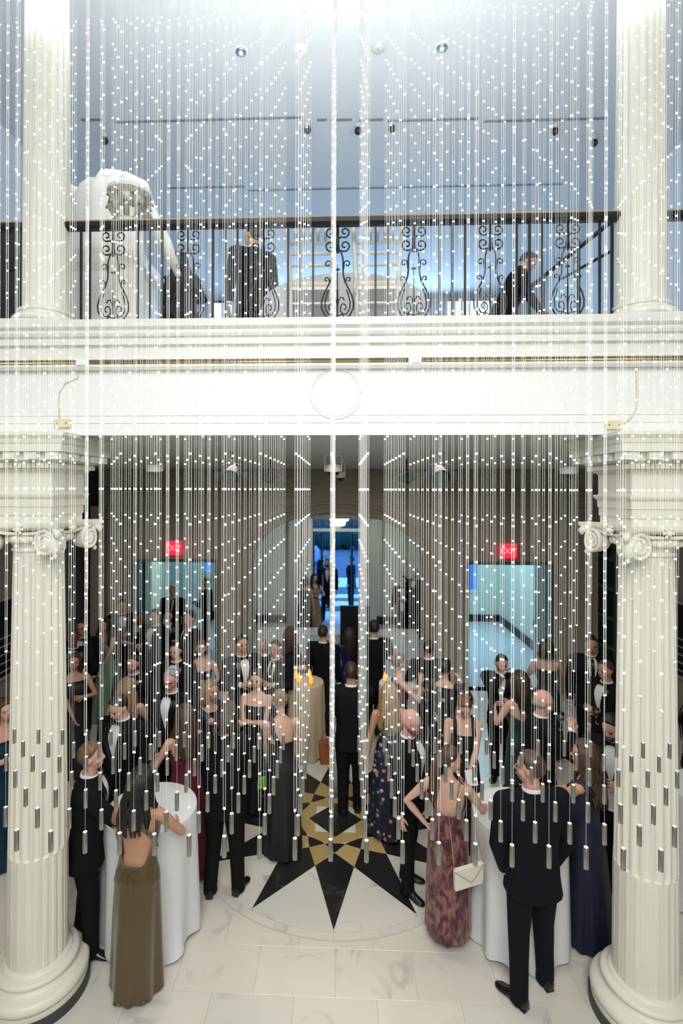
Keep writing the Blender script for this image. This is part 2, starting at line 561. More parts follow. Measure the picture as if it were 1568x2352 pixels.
# ---------- vestibule beyond the arch
VY = 14.3
v0, v1 = WY(718, 1300, VY).x, WY(828, 1300, VY).x
zt = WY(775, 1221, VY).z
ztt = WY(775, 1214, VY).z
zt2 = WY(775, 1180, VY).z + .15
b = MB().box(-2.42, -2.36, T1, VY, 0, 3.9).box(2.34, 2.42, T1, VY, 0, 3.9)
b.box(-2.42, v0, VY, VY + .25, 0, 3.9).box(v1, 2.42, VY, VY + .25, 0, 3.9).box(v0, v1, VY, VY + .25, zt, ztt).box(v0, v1, VY, VY + .25, zt2, 3.9)
ve = struct(b.obj('wall_vestibule', M_PASS), 'pale mint walls of the entrance vestibule seen through the arch', 'wall')
for x0, x1 in ((v0 - .12, v0), (v1, v1 + .12)):
    MB().box(x0, x1, VY - .06, VY + .3, 0, zt2 + .1).obj('door_casing', M_WHITE, ve)
for px in (668, 700, 838, 872):
    x = WY(px, 1300, VY).x
    MB().box(x - .06, x + .06, VY - .09, VY, 0, 3.8).obj('pilaster', M_WHITE, ve)
struct(MB().box(-2.42, 2.42, T1, VY + .25, 3.9, 4.0).obj('ceiling_vestibule', M_FRIEZE), 'white ceiling of the entrance vestibule', 'ceiling')
for x0, x1, lb in ((WY(590, 1, VY).x, WY(662, 1, VY).x, 'left'), (WY(868, 1, VY).x, WY(950, 1, VY).x, 'right')):
    g = tag(MB().box(x0, x1, VY - .25, VY - .13, WY(600, 1427, VY).z + .02, WY(600, 1409, VY).z).obj('floor_heater', M_BASEB), 'black wall heater grille low on the vestibule wall, %s of the open door' % lb, 'heater', kind='thing')
    for q in range(5):
        xx = x0 + (x1 - x0) * (q + .5) / 5
        MB().box(xx - .01, xx + .01, VY - .265, VY - .25, .2, .36).obj('grille_slat', M_BLK, g)
# transom
M_TRANS = mat('blue_transom_glass', (0.55, 0.80, 0.92), 0.15)
M_TRANS.node_tree.nodes['Principled BSDF'].inputs['Transmission Weight'].default_value = 1.0
tr = struct(empty('window_1', ((v0 + v1) / 2, VY + .1, ztt)), 'blue transom window with looping tracery above the entrance', 'window')
vw = (v1 - v0) / 2
hh = zt2 - ztt
for s in (-1, 1):
    MB().box(min(s * .12, s * vw), max(s * .12, s * vw), -.01, .01, 0, hh).obj('pane', M_TRANS, tr)
    for cx_ in (.28, .5):
        for q in (0, 1):
            pts = [(s * cx_ + .16 * math.cos(PI * k / 8 + PI * q), -.03, .2 + .17 * math.sin(PI * k / 8 + PI * q)) for k in range(9)]
            MB().tube(pts, .008, 5).obj('tracery', M_BLK, tr)
MB().box(-.12, .12, -.06, .06, 0, hh).obj('mullion', M_WHITE, tr)
# glass door leaves, opened outwards
for s, x in ((-1, v0), (1, v1)):
    d = struct(empty('door_%d' % (3 if s < 0 else 4), (x, VY + .12, 0), -s * math.radians(68) + (PI if s > 0 else 0)), 'tall dark-framed glass entrance door standing open, %s leaf' % ('left' if s < 0 else 'right'), 'door')
    wl = .66
    # local x runs along the leaf
    MB().box(0, .07, -.02, .02, 0, zt).box(wl - .07, wl, -.02, .02, 0, zt).box(0, wl, -.02, .02, 0, .18).box(0, wl, -.02, .02, zt - .1, zt).obj('door_frame', M_BLK, d)
    MB().box(.07, wl - .07, -.006, .006, .18, zt - .1).obj('glass', M_PANE, d)
    MB().tube([(wl - .1, -.06, .9), (wl - .1, -.06, 1.4)], .012).obj('door_handle', M_STEEL, d)
# crystal light in the vestibule
M_GLOW = mat('crystal_glow', (1, .98, .9), .3, emit=9, ecol=(1, .97, .88))
c = WY(779, 1192, 13.0)
ch = tag(empty('crystal_chandelier', (c.x, 13.0, c.z)), 'glowing crystal chandelier hanging in the vestibule above the door', 'chandelier')
for k in range(3):
    r_ = (.27, .20, .11)[k]
    z_ = (.14, .02, -.10)[k]
    b = MB()
    for q in range(14):
        a = 2 * PI * q / 14
        b.ell((r_ * math.cos(a), r_ * math.sin(a), z_), (.045, .045, .075), 6, 4)
    b.obj('crystal_tier', M_GLOW, ch)
MB().lathe([(.28, .20), (.29, .22), (.02, .24)], 20).obj('brass_ring', M_GOLD, ch)
MB().tube([(0, 0, .2), (0, 0, 3.9 - c.z)], .008).obj('rod', M_GOLD, ch)

M_CTR = mat('pale_blue_counter', (0.62, 0.74, 0.78), 0.5)
rc = tag(empty('reception_counter', ((AL + AR) / 2, 10.75, 0)), 'long pale blue reception counter standing across the arch opening', 'counter')
hw_ = (AR - AL) / 2 - .02
MB().box(-hw_, hw_, -.2, .2, .06, .88).obj('counter_body', M_CTR, rc)
MB().box(-hw_, hw_, -.17, .17, 0, .06).obj('kick_board', M_BASEB, rc)
MB().box(-hw_, hw_, -.23, .23, .88, .915).obj('counter_top', M_WHITE, rc)
for k in range(4):
    x = -hw_ + (k + .5) * hw_ / 2
    MB().box(x - .36, x + .36, -.212, -.2, .16, .80).obj('front_panel', M_CTR, rc)
# ---------- street outside
M_ROAD = mat('asphalt_road', (0.10, 0.13, 0.17), 0.8, var=.2, scale=6)
M_WALK = mat('brick_walk', (0.20, 0.13, 0.12), 0.8, var=.3, scale=20)
M_PAINT = mat('white_road_paint', (0.8, 0.82, 0.85), 0.7)
M_LEAF = mat('dark_foliage', (0.02, 0.07, 0.05), 0.8, var=.5, scale=14)
struct(MB().box(-14, 14, 14.5, 19.2, -.3, -.02).obj('sidewalk', M_WALK), 'brick sidewalk outside the entrance in blue dusk', 'pavement')
struct(MB().box(-30, 30, 19.2, 60, -.3, -.05).obj('road', M_ROAD), 'blue-lit street beyond the sidewalk', 'road')
for k, (a, c) in enumerate(((15.2, 16.2), (17.0, 17.7), (18.3, 18.9), (20.5, 22.6))):
    z = -.02 if c < 19.2 else -.05
    pts = [(-2.6 + .3 * k, a), (2.4, a + .2), (2.6, c), (0, c + .12), (-2.4, c - .1)]
    struct(MB().loft([[(x, y, z - .01) for x, y in pts], [(x, y, z + .012) for x, y in pts]]).obj('road_stripe', M_PAINT), 'white painted crossing band on the pavement outside, number %s outward from the door' % ('one two three four'.split()[k]), 'road marking')
hd = MB()
for k in range(26):
    hd.ell((-12 + k * .95, 34 + R.uniform(-.5, .5), 1.0 + R.uniform(0, .3)), (1.0, .8, 1.3), 10, 7, fn=lambda d: 1 + .12 * math.sin(9 * d.x + k) * math.cos(7 * d.z))
tag(hd.obj('hedge', M_LEAF, smooth=True), 'dark hedge across the street seen through the open door', 'hedge', kind='stuff')
for k, x in enumerate((1.6, -4.5)):
    t = tag(empty('street_tree', (x, 22 + 3 * k, 0)), 'dark tree overhanging the street, %s the open door' % ('seen at the top right of' if k == 0 else 'further off to the side of'), 'tree')
    MB().tube([(0, 0, -.06), (.05, 0, 2), (0, .1, 4)], [.16, .12, .08]).obj('trunk', M_BASEB, t)
    b = MB()
    for q in range(26):
        b.ell((R.uniform(-1.6, 1.6), R.uniform(-1.2, 1.2), 4.0 + R.uniform(-.6, 1.4)), [R.uniform(.35, .6)] * 3, 7, 5)
    b.obj('foliage', M_LEAF, t)
bu = struct(MB().box(-16, 16, 46, 47, -.3, 8).obj('wall_far_building', mat('far_brick', (0.10, 0.10, 0.12), 0.8, var=.3, scale=3)), 'dim building across the street', 'building')
cr = tag(empty('parked_car', (-3.4, 27, -.05)), 'dim parked car across the street', 'car')
MB().loft([[(x, y * s_, z) for x in (0,) for y in (0,)] for s_ in (1,)] if False else [[(x0, -.85, z), (x0, .85, z), (x0, .85, z2), (x0, -.85, z2)] for x0, z, z2 in ((-2.2, .35, .7), (-2.0, .25, .85), (-1.2, .22, .95), (-.8, .22, 1.4), (.7, .22, 1.42), (1.3, .22, .98), (2.1, .25, .85), (2.25, .35, .65))]).obj('body', mat('car_paint', (.5, .55, .6), .3), cr)
for x in (-1.4, 1.4):
    for y in (-.85, .85):
        b = MB().lathe([(.05, -.1), (.3, -.1), (.32, 0), (.3, .1), (.05, .1)], 16)
        b.xf(lambda p: Vector((p.x, p.z, p.y)))
        q = b.obj('wheel', M_BLK, cr)
        q.location = (x, y, .32)

# ---------- slab between the floors: fascia, frieze, soffit
YF = 3.72
sl = struct(MB().box(XSL, XSR, YF, 13.7, ZS, ZF - .02).obj('ceiling_soffit', M_SOFF), 'grey-white soffit of the balcony slab over the lower hall', 'ceiling')
MB().box(XL, XR, 3.98 - .2, 13.7, ZF - .03, ZF).obj('upper_floor', M_FASC, sl)
fr = struct(MB().box(XL, XR, YF - .02, YF, ZS - .005, 4.80).obj('trim_1', M_FRIEZE), 'glowing white frieze panel of the balcony front', 'frieze')
for z in (4.385, 4.44):
    MB().prismx([(YF - .02, z - .006), (YF - .027, z), (YF - .02, z + .006)], XL, XR).obj('bead_line', M_FRIEZE, fr)
fp = [(YF, 4.77), (3.66, 4.77), (3.645, 4.79), (3.645, 4.805), (3.69, 4.81), (3.69, 4.835), (3.645, 4.84), (3.645, 4.855), (3.66, 4.865),
      (3.66, 4.93), (3.655, 4.94), (3.63, 4.945), (3.63, 4.99), (3.61, 5.0), (3.60, 5.02), (3.60, 5.04), (3.575, 5.06), (3.57, 5.11), (4.2, 5.112), (4.2, 4.77)]
fa = struct(MB().prismx(fp, XL, XR).obj('trim_2', M_FASC), 'moulded pale marble fascia under the balcony railing', 'fascia')
a0 = WY(205, 833, 3.66).x
a1 = WY(938, 833, 3.66).x
a2 = WY(966, 833, 3.66).x
for i, (x0, x1) in enumerate(((XL, WY(175, 833, 3.66).x), (a0, a1), (a2, XR))):
    MB().tube([(x0, 3.665, 4.822), (x1, 3.665, 4.822)], .0075).obj('brass_strip', M_GOLD, fa, True)
for px in (190, 952):
    x = WY(px, 833, 3.65).x
    MB().box(x - .045, x + .045, 3.635, 3.69, 4.80, 4.845).obj('strip_bracket', M_FRIEZE, fa)
# medallion in the frieze
c = WY(771, 905, YF)
for r_, t_ in ((.182, .008), (.165, .004)):
    pts = [(c.x + r_ * math.cos(2 * PI * k / 48), YF - .022, c.z + r_ * math.sin(2 * PI * k / 48)) for k in range(49)]
    MB().tube(pts, t_, 6, up=(0, 1, 0)).obj('roundel_ring', M_FRIEZE, fr, True)
# conduit and boxes on the frieze
M_IVORY = mat('ivory_box', (0.72, 0.66, 0.44), 0.5)
jb = tag(MB().box(-.06, .06, -.03, 0, -.03, .03).obj('junction_box', M_IVORY), 'ivory junction box on the frieze above the left capital', 'junction box')
jb.location = WY(146, 973, YF - .02)
jb2 = tag(MB().box(-.06, .06, -.03, 0, -.03, .03).obj('junction_box', M_IVORY), 'ivory junction box on the frieze beside the right capital, with a cable', 'junction box')
jb2.location = WY(1405, 977, YF - .02)
for q in (-.035, .035):
    for j in (jb, jb2):
        MB().lathe([(.006, 0), (.006, .004)], 8).xf(lambda p: Vector((p.x + q, -.031 - p.z, p.y))).obj('screw', M_GOLD, j)
pts = [WY(x, y, YF - .03) for x, y in ((1462, 842), (1463, 900), (1461, 935), (1450, 958), (1432, 972), (1422, 976))]
tag(MB().tube(pts, .006, 6).obj('wall_cable', M_IVORY, smooth=True), 'thin ivory cable curving down the frieze to the right box', 'cable')
pts = [WY(x, y, YF - .03) for x, y in ((180, 842), (178, 868), (150, 880), (134, 905), (136, 962))]
tag(MB().tube(pts, .004, 6).obj('wall_cable', M_IVORY, smooth=True), 'thin ivory cable curving down the frieze to the left box', 'cable')

# ---------- columns
XCL, XCR, YC = -2.35, 2.275, 3.89


def shaft_mod(n, depth, convex):
    def f(a, z):
        t = (a * n / (2 * PI)) % 1.0
        g = math.sin(PI * t)
        if convex:
            return 1 - depth * (1 - abs(math.sin(PI * t)) ** 0.7) if .08 < t < .92 else 1.0 - 0.0 * depth
        return 1 - depth * (max(0, g - .22) / .78) ** .8
    return f


def column_lower(x, lab):
    c = struct(empty('column', (x, YC, 0)), lab, 'column')
    MB().lathe([(.375, 0.0), (.375, .07)], 48).obj('plinth', M_PLINTH, c, 'auto')
    pr = [(.36, .07), (.36, .10)]
    for k in range(9):
        a = -PI / 2 + PI * k / 8
        pr.append((.325 + .042 * math.cos(a), .145 + .045 * math.sin(a)))
    pr += [(.315, .195), (.300, .20), (.285, .212), (.278, .228), (.28, .235)]
    for k in range(7):
        a = -PI / 2 + PI * k / 6
        pr.append((.275 + .022 * math.cos(a), .258 + .022 * math.sin(a)))
    pr += [(.262, .285), (.250, .288), (.243, .300), (.225, .31)]
    MB().lathe(pr, 64).obj('base', M_COL, c, 'auto')
    NF = 20
    r0, r1 = .214, .178
    zt_ = 3.42
    rr = lambda z: r0 + (r1 - r0) * ((z - .3) / (zt_ - .3)) ** 1.3
    b = MB()
    n = NF * 10
    zj = 1.12
    rings = []
    for z, kind in ((.30, 0), (.32, 1), (.6, 1), (.9, 1), (zj - .03, 1), (zj, 1), (zj + .012, 2), (1.6, 2), (2.2, 2), (2.8, 2), (zt_ - .05, 2), (zt_ - .02, 0), (zt_, 0)):
        ring = []
        for j in range(n):
            a = 2 * PI * j / n
            t = (j / 10.0) % 1.0
            if kind == 0:
                k = 1
            elif kind == 1:
                u = (t - .1) / .8
                k = 1 - .045 * (1 - math.sin(PI * u) ** .6) if 0 < u < 1 else 1.0
                if 0 < u < 1:
                    k += .012
            else:
                u = (t - .1) / .8
                k = 1 - .085 * math.sin(PI * u) ** .8 if 0 < u < 1 else 1.0
            ring.append((rr(z) * k * math.cos(a), rr(z) * k * math.sin(a), z))
        rings.append(ring)
    b.loft(rings)
    b.obj('shaft', M_COL, c, 'auto')
    # capital
    cap = MB().lathe([(.182, 3.42), (.19, 3.43), (.19, 3.445), (.18, 3.45), (.185, 3.47), (.20, 3.49), (.225, 3.50), (.235, 3.53), (.225, 3.56), (.20, 3.575)], 48).obj('capital', M_COL, c, 'auto')
    # egg and dart
    b = MB()
    for k in range(20):
        a = 2 * PI * k / 20
        b.ell((.225 * math.cos(a), .225 * math.sin(a), 3.525), (.02, .02, .03), 6, 5)
    b.obj('egg_moulding', M_COL, cap, True)
    # concave abacus
    def aba(s, z):
        pts = []
        for q in range(4):
            for k in range(9):
                t = -1 + 2 * k / 8
                xx, yy = t * s * (1 if abs(t) < 1 else 1), -(s - .085 * (1 - t * t) ** .8)
                a = q * PI / 2
                pts.append((xx * math.cos(a) - yy * math.sin(a), xx * math.sin(a) + yy * math.cos(a), z))
        return pts
    MB().loft([aba(.30, 3.585), aba(.315, 3.595), aba(.335, 3.61), aba(.34, 3.625), aba(.34, 3.645)]).obj('abacus', M_COL, cap)
    for q in range(4):
        a = q * PI / 2
        Rm = Matrix.Rotation(a, 3, 'Z')
        b = MB()
        b.ell((0, -.265, 3.60), (.022, .03, .022), 10, 6)
        for k in range(6):
            b.ell((.03 * math.cos(k * PI / 3), -.262, 3.60 + .03 * math.sin(k * PI / 3)), (.013, .012, .013), 6, 4)
        b.xf(lambda p: Rm @ p).obj('rosette', M_COL, cap, True)
        for s in (-1, 1):
            b = MB()
            cv = Vector((s * .222, -.268, 3.50))
            # disc body facing outwards, splayed to the corner
            dirn = Vector((-s * .25, -1, 0)).normalized()
            tan = Vector((0, 0, 1)).cross(dirn).normalized()
            def P(u, v_, d):
                return cv + tan * u + Vector((0, 0, 1)) * v_ + dirn * d
            rings = []
            for (rd, dd) in ((.0, -.07), (.08, -.07), (.088, -.02), (.088, .012), (.078, .02), (.0, .02)):
                rings.append([P(rd * math.cos(2 * PI * k / 28), rd * math.sin(2 * PI * k / 28), dd) for k in range(28)])
            b.loft(rings, cap=False)
            pts, rads = [], []
            for k in range(52):
                t = k / 51
                ang = PI / 2 + (-s * 1) * (-1) * t * 2.4 * 2 * PI
                rd = .084 * (1 - t) ** 1.0 + .010
                pts.append(P(rd * math.cos(ang), rd * math.sin(ang), .026))
                rads.append(.0135 * (1 - .5 * t))
            b.tube(pts, rads, 6, up=dirn)
            b.ell(P(0, 0, .024), (.014, .014, .014), 8, 6)
            # band joining volute to the middle
            b.tube([P(0, .086, -.0), P(-s * .06, .078, -.01), Vector((s * .1, -.235, 3.567)), Vector((0, -.24, 3.565))], [.013, .014, .014, .012], 6)
            b.xf(lambda p: Rm @ p)
            b.obj('volute', M_COL, cap, 'auto')
        # corner leaf closing two volutes
        b = MB()
        b.ell((.285, -.285, 3.50), (.034, .034, .088), 10, 8)
        b.ell((.295, -.295, 3.408), (.017, .017, .02), 8, 6)
        b.tube([(.30, -.30, 3.60), (.325, -.325, 3.57), (.32, -.32, 3.54)], [.03, .028, .012], 8)
        b.xf(lambda p: Rm @ p).obj('corner_leaf', M_COL, cap, True)
    # entablature block
    def sqring(s, z):
        return [(-s, -s, z), (s, -s, z), (s, s, z), (-s, s, z)]
    prof = [(.225, 3.645), (.225, 3.70), (.232, 3.702), (.232, 3.765), (.24, 3.767), (.24, 3.82), (.255, 3.835), (.262, 3.85), (.262, 3.862), (.235, 3.864),
            (.235, 4.015), (.245, 4.03), (.262, 4.035), (.262, 4.045), (.285, 4.05), (.285, 4.085), (.31, 4.10), (.325, 4.105), (.325, 4.16), (.385, 4.163),
            (.385, 4.215), (.392, 4.222), (.40, 4.25), (.42, 4.275), (.42, 4.298)]
    e = MB().loft([sqring(s, z) for s, z in prof]).obj('entablature', M_COL, c)
    dn = MB()
    md = MB()
    for q in range(4):
        Rm = Matrix.Rotation(q * PI / 2, 3, 'Z')
        t = MB()
        k = -8
        while k <= 8:
            xx = k * .0335
            t.box(xx - .012, xx + .012, -.302, -.284, 4.05, 4.082)
            k += 1
        dn.merge(t, lambda p: Rm @ p)
        t = MB()
        for k in (-2, -1, 0, 1, 2):
            xx = k * .155
            t.box(xx - .045, xx + .045, -.372, -.324, 4.108, 4.16)
        md.merge(t, lambda p: Rm @ p)
    tag(dn.obj('dentil', M_COL, e), None, kind='stuff')
    md.obj('modillion', M_COL, e)
    return c


column_lower(XCL, 'cream fluted ionic column at the left edge of the lower floor')
column_lower(XCR, 'cream fluted ionic column at the right edge of the lower floor')


def column_upper(x, lab):
    y = 3.98
    c = struct(empty('column_upper', (x, y, ZF)), lab, 'column')
    MB().box(-.245, .245, -.245, .245, 0, .07).obj('plinth', M_FASC, c)
    pr = [(.235, .07)]
    for k in range(7):
        a = -PI / 2 + PI * k / 6
        pr.append((.22 + .028 * math.cos(a), .10 + .03 * math.sin(a)))
    pr += [(.21, .135), (.20, .14), (.198, .155)]
    for k in range(6):
        a = -PI / 2 + PI * k / 5
        pr.append((.198 + .014 * math.cos(a), .17 + .014 * math.sin(a)))
    pr += [(.19, .19), (.178, .20)]
    MB().lathe(pr, 48).obj('base', M_COL, c, 'auto')
    NF = 20
    n = NF * 8
    rings = []
    for z, kind, r in ((.19, 0, .176), (.22, 1, .172), (.9, 1, .171), (1.28, 1, .169), (1.30, 2, .169), (2.5, 2, .16), (ZC - ZF, 2, .15)):
        ring = []
        for j in range(n):
            a = 2 * PI * j / n
            u = ((j / 8.0) % 1.0 - .1) / .8
            k = 1
            if kind and 0 < u < 1:
                k = (1.01 - .04 * (1 - math.sin(PI * u) ** .6)) if kind == 1 else 1 - .075 * math.sin(PI * u)
            ring.append((r * k * math.cos(a), r * k * math.sin(a), z))
        rings.append(ring)
    MB().loft(rings).obj('shaft', M_COL, c, 'auto')


column_upper(XCL, 'cream fluted column standing on the balcony, left end of the railing')
column_upper(XCR, 'cream fluted column standing on the balcony, right end of the railing')

# ---------- upper back wall and windows
UY = 13.7
wins = [(487, 532), (1027, 1148)]
segs = []
b = MB()
xs = [XL]
for i, (a, c) in enumerate(wins):
    x0, x1 = WY(a, 690, UY).x, WY(c, 690, UY).x
    b.box(xs[-1], x0, UY, UY + .2, ZF, ZC)
    b.box(x0, x1, UY, UY + .2, ZF, ZF + .9)
    b.box(x0, x1, UY, UY + .2, WY(a, 688, UY).z, ZC)
    xs.append(x1)
    wd = struct(MB().box(x0, x1, UY + .1, UY + .11, ZF + .9, WY(a, 688, UY).z).obj('window_%d' % (5 + i), M_PANE), 'bright window low behind the balcony railing, %s' % ('beside the standing person' if i == 0 else 'right of the white table'), 'window')
    nb = 1 if i == 0 else 6
    for k in range(nb):
        xx = x0 + (x1 - x0) * (k + 1) / (nb + 1)
        MB().box(xx - .02, xx + .02, UY + .03, UY + .09, ZF + .9, WY(a, 688, UY).z).obj('window_frame', M_FRIEZE, wd)
b.box(xs[-1], XR, UY, UY + .2, ZF, ZC)
struct(b.obj('wall_upper_back', M_CEIL), 'pale blue upper back wall with bright windows', 'wall')
# glowing sheets added behind the upper windows stand in for bright sky

M_SKYGLOW = mat('window_glow_sheet', (.8, .9, 1), .6, emit=1.35, ecol=(.80, .92, 1.0))
for wd in [o for o in COL.objects if o.name in ('window_5', 'window_6')]:
    xs_ = [v.co.x for v in wd.data.vertices]
    zs_ = [v.co.z for v in wd.data.vertices]
    MB().box(min(xs_), max(xs_), UY + .14, UY + .15, min(zs_), max(zs_)).obj('blind', M_SKYGLOW, wd)
# ---------- stairs with glass balustrade in the side bays, climbing towards the middle
for s, nm in ((-1, 'left'), (1, 'right')):
    xi, xo = (-4.95, -5.6) if s < 0 else (5.05, 5.7)
    st = tag(empty('stair_balustrade', (xi, 10.9, 0)), 'dark teal glass stair balustrade in the bay beyond the %s column' % nm, 'balustrade')
    w_ = xo - xi
    for k in range(4):
        z0 = .35 + k * .62
        for q in (0, 1):
            xa_, xb_ = w_ * q / 2, w_ * (q + 1) / 2
            dz = -.5 * abs(w_) / 2
            MB().loft([[(xa_, -.01, z0 + dz * q * 1.0), (xa_, .01, z0 + dz * q), (xa_, .01, z0 + dz * q + .5), (xa_, -.01, z0 + dz * q + .5)], [(xb_, -.01, z0 + dz * (q + 1)), (xb_, .01, z0 + dz * (q + 1)), (xb_, .01, z0 + dz * (q + 1) + .5), (xb_, -.01, z0 + dz * (q + 1) + .5)]]).obj('glass_panel', M_DARKGL, st)
        MB().tube([(0, -.02, z0 + .53), (w_, -.02, z0 + .53 - .5 * abs(w_))], .022, 6).obj('handrail', M_TEAL, st)
    MB().loft([[(0, .1, 2.72), (0, .16, 2.72), (0, .16, 3.0), (0, .1, 3.0)], [(w_, .1, 2.5), (w_, .16, 2.5), (w_, .16, 2.76), (w_, .1, 2.76)]]).obj('stringer', M_BASEB, st)
    for k in range(5):
        MB().box(min(w_ * k / 5, w_ * (k + 1) / 5), max(w_ * k / 5, w_ * (k + 1) / 5), .1, 1.0, 0, .9 - .17 * k).obj('step', M_SIDE, st)
# framed dark boards on the side walls
M_BOARD = mat('near_black_board', (0.008, 0.008, 0.010), 0.35)
M_FRAME = mat('rose_grey_frame', (0.42, 0.37, 0.35), 0.5)
for s, X0, nm, py in ((-1, XSL, 'left', 1376), (1, XSR, 'right', 1385)):
    px = 12 if s < 0 else 1562
    d = ray(px, 1450)
    yy = X0 / d.x * d.y
    zt_ = HE + (ray(px, py).z / ray(px, py).x) * X0
    zb_ = HE + (ray(px, 1548).z / ray(px, 1548).x) * X0
    bd = tag(empty('display_board', (X0, yy, zb_)), 'tall near-black framed board with grey bars on the %s side wall' % nm, 'board')
    x0, x1 = (0, .05) if s < 0 else (-.05, 0)
    h = zt_ - zb_
    MB().box(x0, x1, -.42, .32, 0, h).obj('board', M_BOARD, bd)
    for a in ((-.47, -.42), (.32, .37)):
        MB().box(x0 * 1.4, x1 * 1.4, a[0], a[1], -.05, h + .05).obj('frame', M_FRAME, bd)
    MB().box(x0 * 1.4, x1 * 1.4, -.42, .32, h, h + .05).obj('frame', M_FRAME, bd)
    MB().box(x0 * 1.4, x1 * 1.4, -.42, .32, -.05, 0).obj('frame', M_FRAME, bd)
    for k in range(5):
        z = .08 + k * h * .11
        MB().box(x0 * 1.3, x1 * 1.3, -.38, .28, z, z + .02).obj('shelf_bar', M_FRAME, bd)
    for z in (zb_ - .12, zb_ - .2, 1.0):
        pass
for s, X0, nm in ((-1, XSL, 'left'), (1, XSR, 'right')):
    b = MB()
    x0, x1 = (X0, X0 + .05) if s < 0 else (X0 - .05, X0)
    b.box(x0, x1, 3.6, 9.9, .86, .94).box(x0, x1, 3.6, 9.9, 0, .18)
    struct(b.obj('baseboard_%s' % nm, M_FRAME), 'moulded chair rail and baseboard along the %s wall' % nm, 'baseboard')

# ================================================================== LIGHT STRINGS
S = .16
ZW = HE - 1.567            # top of the steel weights
ROWS = ['front', 'second', 'third', 'fourth', 'fifth', 'sixth', 'back']
ORD = ['', 'first', 'second', 'third', 'fourth', 'fifth', 'sixth', 'seventh', 'eighth', 'ninth', 'tenth', 'eleventh', 'twelfth', 'thirteenth', 'fourteenth']
ZTOP = 7.6
canopy = tag(empty('string_canopy', (-.04, 2.76, ZTOP)), 'long white canopy plate above the frame that carries the light strings', 'canopy')
MB().box(-3.2, 3.2, -.75, .75, 0, .06).obj('plate', M_WHITE, canopy)
MB().box(-3.25, 3.25, -.8, .8, .06, .1).obj('plate_rim', M_WHITE, canopy)
for x in (-2.4, 0, 2.4):
    MB().tube([(x, 0, .1), (x, 0, ZC - ZTOP)], .02, 8).obj('hanger', M_WHITE, canopy)


def bead(b, z):
    # pair of faceted light chips, with their sparkle shaped as glowing spikes
    for dx in (-.0028, .0028):
        c = (dx, 0, z)
        r, h = .0030, .0042
        v = [(c[0] + r, 0, z), (c[0], r, z), (c[0] - r, 0, z), (c[0], -r, z), (c[0], 0, z + h), (c[0], 0, z - h)]
        b.add(v, [(0, 1, 4), (1, 2, 4), (2, 3, 4), (3, 0, 4), (1, 0, 5), (2, 1, 5), (3, 2, 5), (0, 3, 5)])
    for sx in (-1, 1):     # glowing spikes imitating light streaks along the two wires
        x = sx * .0050
        b.add([(x - .0011, 0, z), (x, .0011, z), (x + .0011, 0, z), (x, -.0011, z), (x, 0, z + .0125), (x, 0, z - .0125)],
              [(0, 1, 4), (1, 2, 4), (2, 3, 4), (3, 0, 4), (1, 0, 5), (2, 1, 5), (3, 2, 5), (0, 3, 5)])


bead_m, wire_m = {}, {}
drop = MB()
drop.loft([[(.009 * math.cos(2 * PI * k / 8), .006 * math.sin(2 * PI * k / 8), 0) for k in range(8)],
           [(.010 * math.cos(2 * PI * k / 8), .007 * math.sin(2 * PI * k / 8), .002) for k in range(8)],
           [(.003 * math.cos(2 * PI * k / 8), .003 * math.sin(2 * PI * k / 8), .0075) for k in range(8)]])
drop_me = drop.mesh('end_bead', M_CAP)
wt_me = MB().lathe([(.009, -.094), (.0105, -.093), (.0105, -.003), (.009, 0)], 16).mesh('weight', M_STEEL, 'auto')
cap_me = MB().lathe([(.0085, 0), (.0092, .0012), (.0092, .002), (.003, .0028)], 14).mesh('weight_cap', M_CAP, 'auto')
sw_me = MB().tube([(0, 0, ZW), (0, 0, ZW + 1.5)], .0006, 4).mesh('single_wire', M_WIRE)
for r in range(7):
    Y = 2.28 + .16 * r
    nup = int((CY + 60) / (F * S / Y)) + 1
    for cidx in range(-14, 15):
        X = -.04 + S * cidx
        dep = Y * math.cos(YAW) - X * math.sin(YAW)
        px = CX + F * (X * math.cos(YAW) + Y * math.sin(YAW)) / dep
        if px < -12 or px > 1580:
            continue
        k = int(math.floor(9.75 - .042 * cidx * cidx + (0.0 if abs(cidx) < 5 else -.10 * r)))
        k = max(3, min(9, k))
        key = (k, nup)
        if key not in bead_m:
            b = MB()
            for q in range(-k + 1, nup):
                bead(b, S * q)
            bead_m[key] = b.mesh('light_beads', M_BEAD)
        if k not in wire_m:
            wire_m[k] = [MB().tube([(x, 0, -S * k), (x, 0, ZTOP - HE)], .00078, 4).mesh('wire', M_WIRE) for x in (-.0052, .0052)] + \
                        [MB().tube([(0, 0, ZW - HE), (0, 0, -S * k)], .0005, 4).mesh('wire', M_WIRE)]
        side = 'on the centre line' if cidx == 0 else '%s %s of centre' % (ORD[abs(cidx)], 'left' if cidx < 0 else 'right')
        s = tag(empty('light_string', (X, Y, HE)), 'string of white light beads with steel weight, %s row, %s' % (ROWS[r], side), 'light string', 'light strings of the hanging installation')
        tag(link('light_beads', bead_m[key], s), None, kind='stuff')
        for me in wire_m[k]:
            link('wire', me, s)
        o = link('end_bead', drop_me, s)
        o.location = (0, 0, -S * k - .004)
        o.rotation_euler = (0, R.uniform(-.2, .2), R.uniform(0, 3))
        o = link('weight', wt_me, s)
        o.location = (0, 0, ZW - HE)
        o = link('weight_cap', cap_me, s)
        o.location = (0, 0, ZW - HE)

